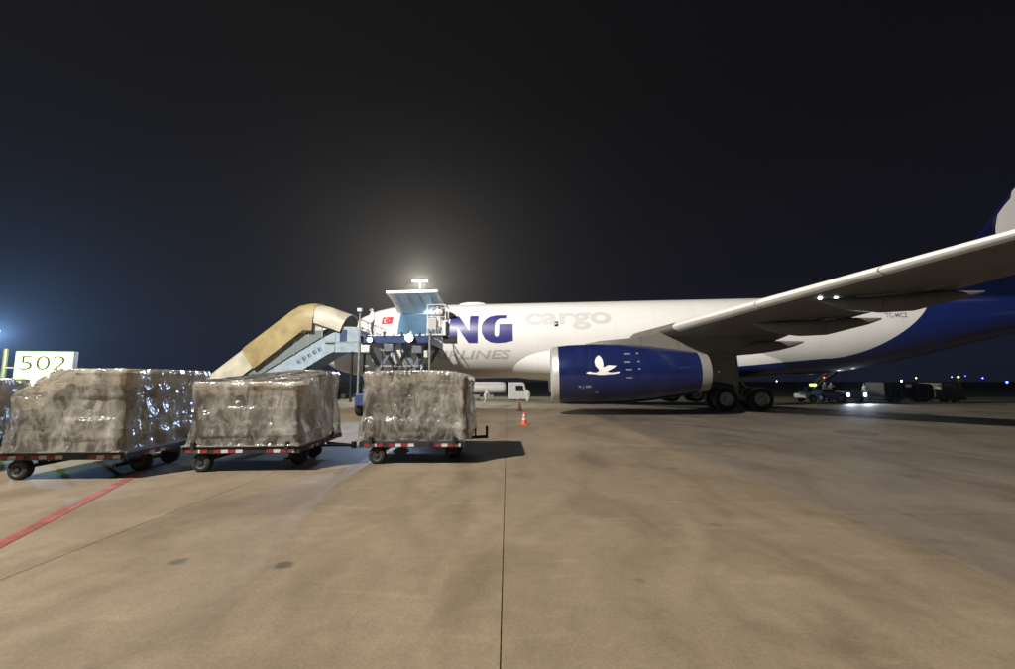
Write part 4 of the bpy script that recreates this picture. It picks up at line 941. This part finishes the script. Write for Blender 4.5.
# ------------------------------------------------------------------ service vehicles at the right
def car_wheels(t, xs, ys_, r_, key):
    if key + 't' not in CACHE: CACHE[key + 't'] = wheel_mesh(r_, r_ * .6).mesh('tyre', M_TYRE, True); CACHE[key + 'r'] = rim_mesh(r_, r_ * .6).mesh('rim', M_RIM, True)
    for x in xs:
        for y in ys_: cpart(key + 't', None, 'tyre', t, (x, y, r_)); cpart(key + 'r', None, 'rim', t, (x, y, r_))
TT = empty('tow_tractor', (27.25, 35.6, 0), R(-90) + R(8), 'low dark tow tractor facing the camera with two bright white headlights', 'tractor')
b = MB(); b.prism([(-1.5, -.8, .35), (1.45, -.8, .35), (1.5, -.8, .85), (.4, -.8, 1.0), (.3, -.8, .8), (-.6, -.8, .8), (-.7, -.8, 1.05), (-1.5, -.8, 1.05)], (0, 1.6, 0)); b.build('body', M_LOADBLUE, TT, bevel=.04)
MB().box((-.45, 0, 1.0), (.15, .5, .5)).build('seat_back', M_DARK, TT, bevel=.03)
sw_ = MB(); sw_.tube((.3, .3, .9), (.1, .3, 1.2), .03); sw_.lathe([(0, .17), (.03, .19), (.03, .17)], 'X', (.08, .3, 1.22), 16); sw_.build('steering_wheel', M_DARK, TT)
car_wheels(TT, (-.95, .95), (-.78, .78), .33, 'tt')
for y in (-.8, .8):
    o = MB(); o.lathe([(0, .15), (-.1, .16), (-.14, .04)], 'X', (1.5, y * .95, .66), 16); o.build('headlight', M_DARK, TT, smooth=True)
    MB().lathe([(.008, .14), (.03, .01)], 'X', (1.5, y * .95, .66), 16, False).build('headlight_lens', E_HEAD, TT)
    c_, s_ = math.cos(R(-82)), math.sin(R(-82)); wx, wy = 27.25 + c_ * 1.58 - s_ * y * .95, 35.6 + s_ * 1.58 + c_ * y * .95
    lamp('headlight_beam', 'SPOT', (wx, wy, .66), 420, (.7, .85, 1.0), None, .08, (wx - 3.2, wy - 14, -.2), 75, .6)
BL = empty('belt_loader', (27.7, 38.4, gz(38.4)), R(2), 'belt loader with an inclined conveyor and a yellow-green beacon', 'belt loader')
b = MB(); b.prism([(-1.9, -.75, .4), (1.9, -.75, .4), (1.95, -.75, .8), (.6, -.75, .95), (-1.2, -.75, .95), (-1.9, -.75, .75)], (0, 1.5, 0)); b.build('chassis', M_YELLOW, BL, bevel=.04)
MB().bar((-1.0, .2, .95), (1.75, .2, 2.85), .75, .16).build('conveyor', M_DARK, BL)
for y in (-.2, .6): MB().bar((-1.0, y, 1.1), (1.75, y, 3.0), .06, .12).build('conveyor_side', M_RAIL, BL)
MB().bar((.4, .2, .8), (.9, .2, 2.2), .12).build('lift_arm', M_RAIL, BL)
MB().box((-1.35, -.35, 1.15), (.5, .5, .5)).build('driver_seat', M_DARK, BL, bevel=.04)
car_wheels(BL, (-1.3, 1.3), (-.72, .72), .34, 'bl')
MB().tube((-1.0, -.5, .9), (-1.0, -.5, 1.5), .03).build('beacon_post', M_RAIL, BL)
MB().box((-1.0, -.5, 1.56), (.5, .14, .16)).build('beacon', E_YEL, BL)
for x, z in ((.75, 2.75), (1.7, 3.1)):
    MB().lathe([(-.06, .06), (0, .09), (.06, .06)], 'Y', (x, -.3, z + .15), 12).build('belt_lamp', E_WHITEL, BL)
MB().lathe([(-.04, .04), (.04, .04)], 'Y', (.2, -.3, 2.2), 12).build('marker_lamp', E_REDL, BL)
# two low dollies with dark loads and one wrapped pallet beyond
for i, (x, y, h_, lab) in enumerate(((34.2, 39.3, 1.35, 'dark loaded dolly nearest the white-clad person at the far right'), (37.1, 39.8, 1.25, 'dark loaded dolly next to the far wrapped pallet'))):
    zg = gz(y)
    t = make_dolly((x, y, zg), R(3), 'pallet dolly carrying a ' + lab)
    t['label'] = 'pallet dolly below the ' + ('first' if i == 0 else 'second') + ' dark covered load far right'
    q = empty('covered_cargo', (x, y, zg + ZD), R(3), ('lower' if i else 'taller') + ' dark tarpaulin-covered load on a far right dolly', 'cargo', 'dark covered loads')
    b = MB(); rr = []
    for k_, (s2, z2) in enumerate(((1, .0), (1.0, h_ * .5), (.98, h_ * .85), (.9, h_), (.5, h_ * 1.05))):
        rr.append([Vector((1.02 * s2 * (1 if a_ in (1, 2) else -1) * 1.0, 1.05 * s2 * (1 if a_ in (2, 3) else -1), z2 + .06 * noise.noise(Vector((a_ * 3.1, k_ * 1.7, i * 5))))) for a_ in range(4)])
    b.loft(rr); b.build('tarpaulin', M_DARK, q, bevel=.06)
    for dx in (-.5, .5): MB().bar((dx, -1.07, .05), (dx, -1.03, h_ * .9), .05, .02).build('strap', M_RAIL, q)
make_dolly((40.2, 40.3, gz(40.3)), R(3), 'pallet dolly below the farthest wrapped pallet at the right')
make_load((40.2, 40.3, gz(40.3) + ZD), R(3), 'farthest film-wrapped pallet load, beyond the dark loads at the right', 2.1, 2.3, lambda x, y: 1.45, 11.0, film=fl0)

# ------------------------------------------------------------------ fuel tanker behind the fuselage
TK = empty('tanker_truck', (-1.7, 64.0, gz(64)), 0, 'white tanker truck far off beneath the fuselage', 'truck')
def TX(x, y, z): return (x + .6, y, z)
rr = []
for x, k_ in ((-6.1, .55), (-6.0, .85), (-5.8, .98), (-5.0, 1), (0, 1), (.55, .98), (.72, .85), (.8, .55)):
    rr.append([TX(x, 1.15 * k_ * math.copysign(abs(math.cos(t)) ** .8, math.cos(t)), 2.15 + .85 * k_ * math.copysign(abs(math.sin(t)) ** .8, math.sin(t))) for t in [2 * math.pi * i / 32 for i in range(32)]])
MB().loft(rr).build('tank', M_WHITE, TK, smooth=True)
for x in (-4.4, -2.8, -1.2): MB().lathe([(x - .03, 1.0), (x + .03, 1.0)], 'X', (.6, 0, 2.0), 24).build('tank_band', M_SILVER, TK)
MB().box(TX(-1.2, 0, .95), (9.8, .9, .25)).build('chassis', M_DARK, TK)
for x in (-3.6, -1.6): MB().box(TX(x, -.95, .85), (1.4, .5, .6)).build('equipment_box', M_GEAR, TK, bevel=.03)
cb = MB(); cb.prism([TX(1.2, -1.15, .5), TX(3.75, -1.15, .5), TX(3.85, -1.15, 1.55), TX(3.6, -1.15, 2.75), TX(3.3, -1.15, 2.95), TX(1.2, -1.15, 2.95)], (0, 2.3, 0)); cb.build('cab', M_WHITE, TK, bevel=.12)
MB().prism([TX(2.3, -1.17, 1.65), TX(3.5, -1.17, 1.65), TX(3.3, -1.17, 2.5), TX(2.3, -1.17, 2.5)], (0, .03, 0)).build('cab_window', M_BLACK, TK)
MB().box(TX(3.86, 0, 2.1), (.04, 1.9, .75), 0, R(-11)).build('windscreen', M_BLACK, TK)
car_wheels(TK, (-4.2, -3.0, 3.2), (-.95, .95), .5, 'tk')
# ------------------------------------------------------------------ airfield lights far away
def far_light(x, y, z, r_, m, lab, cat='light'):
    t = empty('airfield_light', (x, y, gz(y) if y < 130 else -2.45), 0, lab, cat, 'distant airfield lights'); zb = t.location.z
    MB().tube((0, 0, 0), (0, 0, z - zb), .05 if z - zb < 3 else .1, n=8).build('stem', M_DARK, t)
    MB().lathe([(-r_, r_ * .4), (-r_ * .5, r_ * .9), (0, r_), (r_ * .5, r_ * .9), (r_, r_ * .4)], 'Z', (0, 0, z - zb), 12).build('lens', m, t)
LIGHTS = [(195.3, 190.0, 3.26, .22, E_BLUEL, 'dim blue taxiway light, third from the right edge'), (212.0, 200.0, 3.80, .18, E_BLUEL, 'faint blue taxiway light, farthest and smallest'), (197.9, 180.0, 2.76, .25, E_BLUEL, 'blue taxiway light, second from the right edge'), (173.2, 150.0, 1.21, .32, E_BLUEL, 'brightest blue taxiway light at the right edge'),
          (114.5, 170.0, 4.29, .16, E_WHITEL, 'small white light under the tail, left of the belt loader'), (123.5, 170.0, 4.69, .18, E_REDL, 'small red light above the belt loader'), (104.0, 110.0, 2.39, .16, E_AMBER, 'small warm light above the dark loads'), (62.6, 60.0, 2.26, .12, E_YEL, 'yellow-green light over the farthest wrapped pallet'), (100.2, 110.0, 1.62, .18, E_WHITEL, 'white light low behind the second dark load'), (99.6, 160.0, 1.54, .14, E_WHITEL, 'faint white light just right of the main wheels')]
for x, y, z, r_, m, lab in LIGHTS: far_light(x, y, z, r_, m, lab)

# ------------------------------------------------------------------ night haze lit by the lamps
hz = MB(); hz.box((0, 600, 16), (3012, 1812, 40)); hm = bpy.data.materials.new('haze'); hm.use_nodes = True
n_, l_ = hm.node_tree.nodes, hm.node_tree.links
n_.remove(n_['Principled BSDF']); pv = n_.new('ShaderNodeVolumePrincipled'); pv.inputs['Color'].default_value = (.9, .93, 1, 1); pv.inputs['Density'].default_value = .0002; pv.inputs['Anisotropy'].default_value = .68
l_.new(pv.outputs[0], n_['Material Output'].inputs['Volume'])
tag(hz.build('haze', hm), 'thin night haze over the apron', 'haze', kind='stuff')
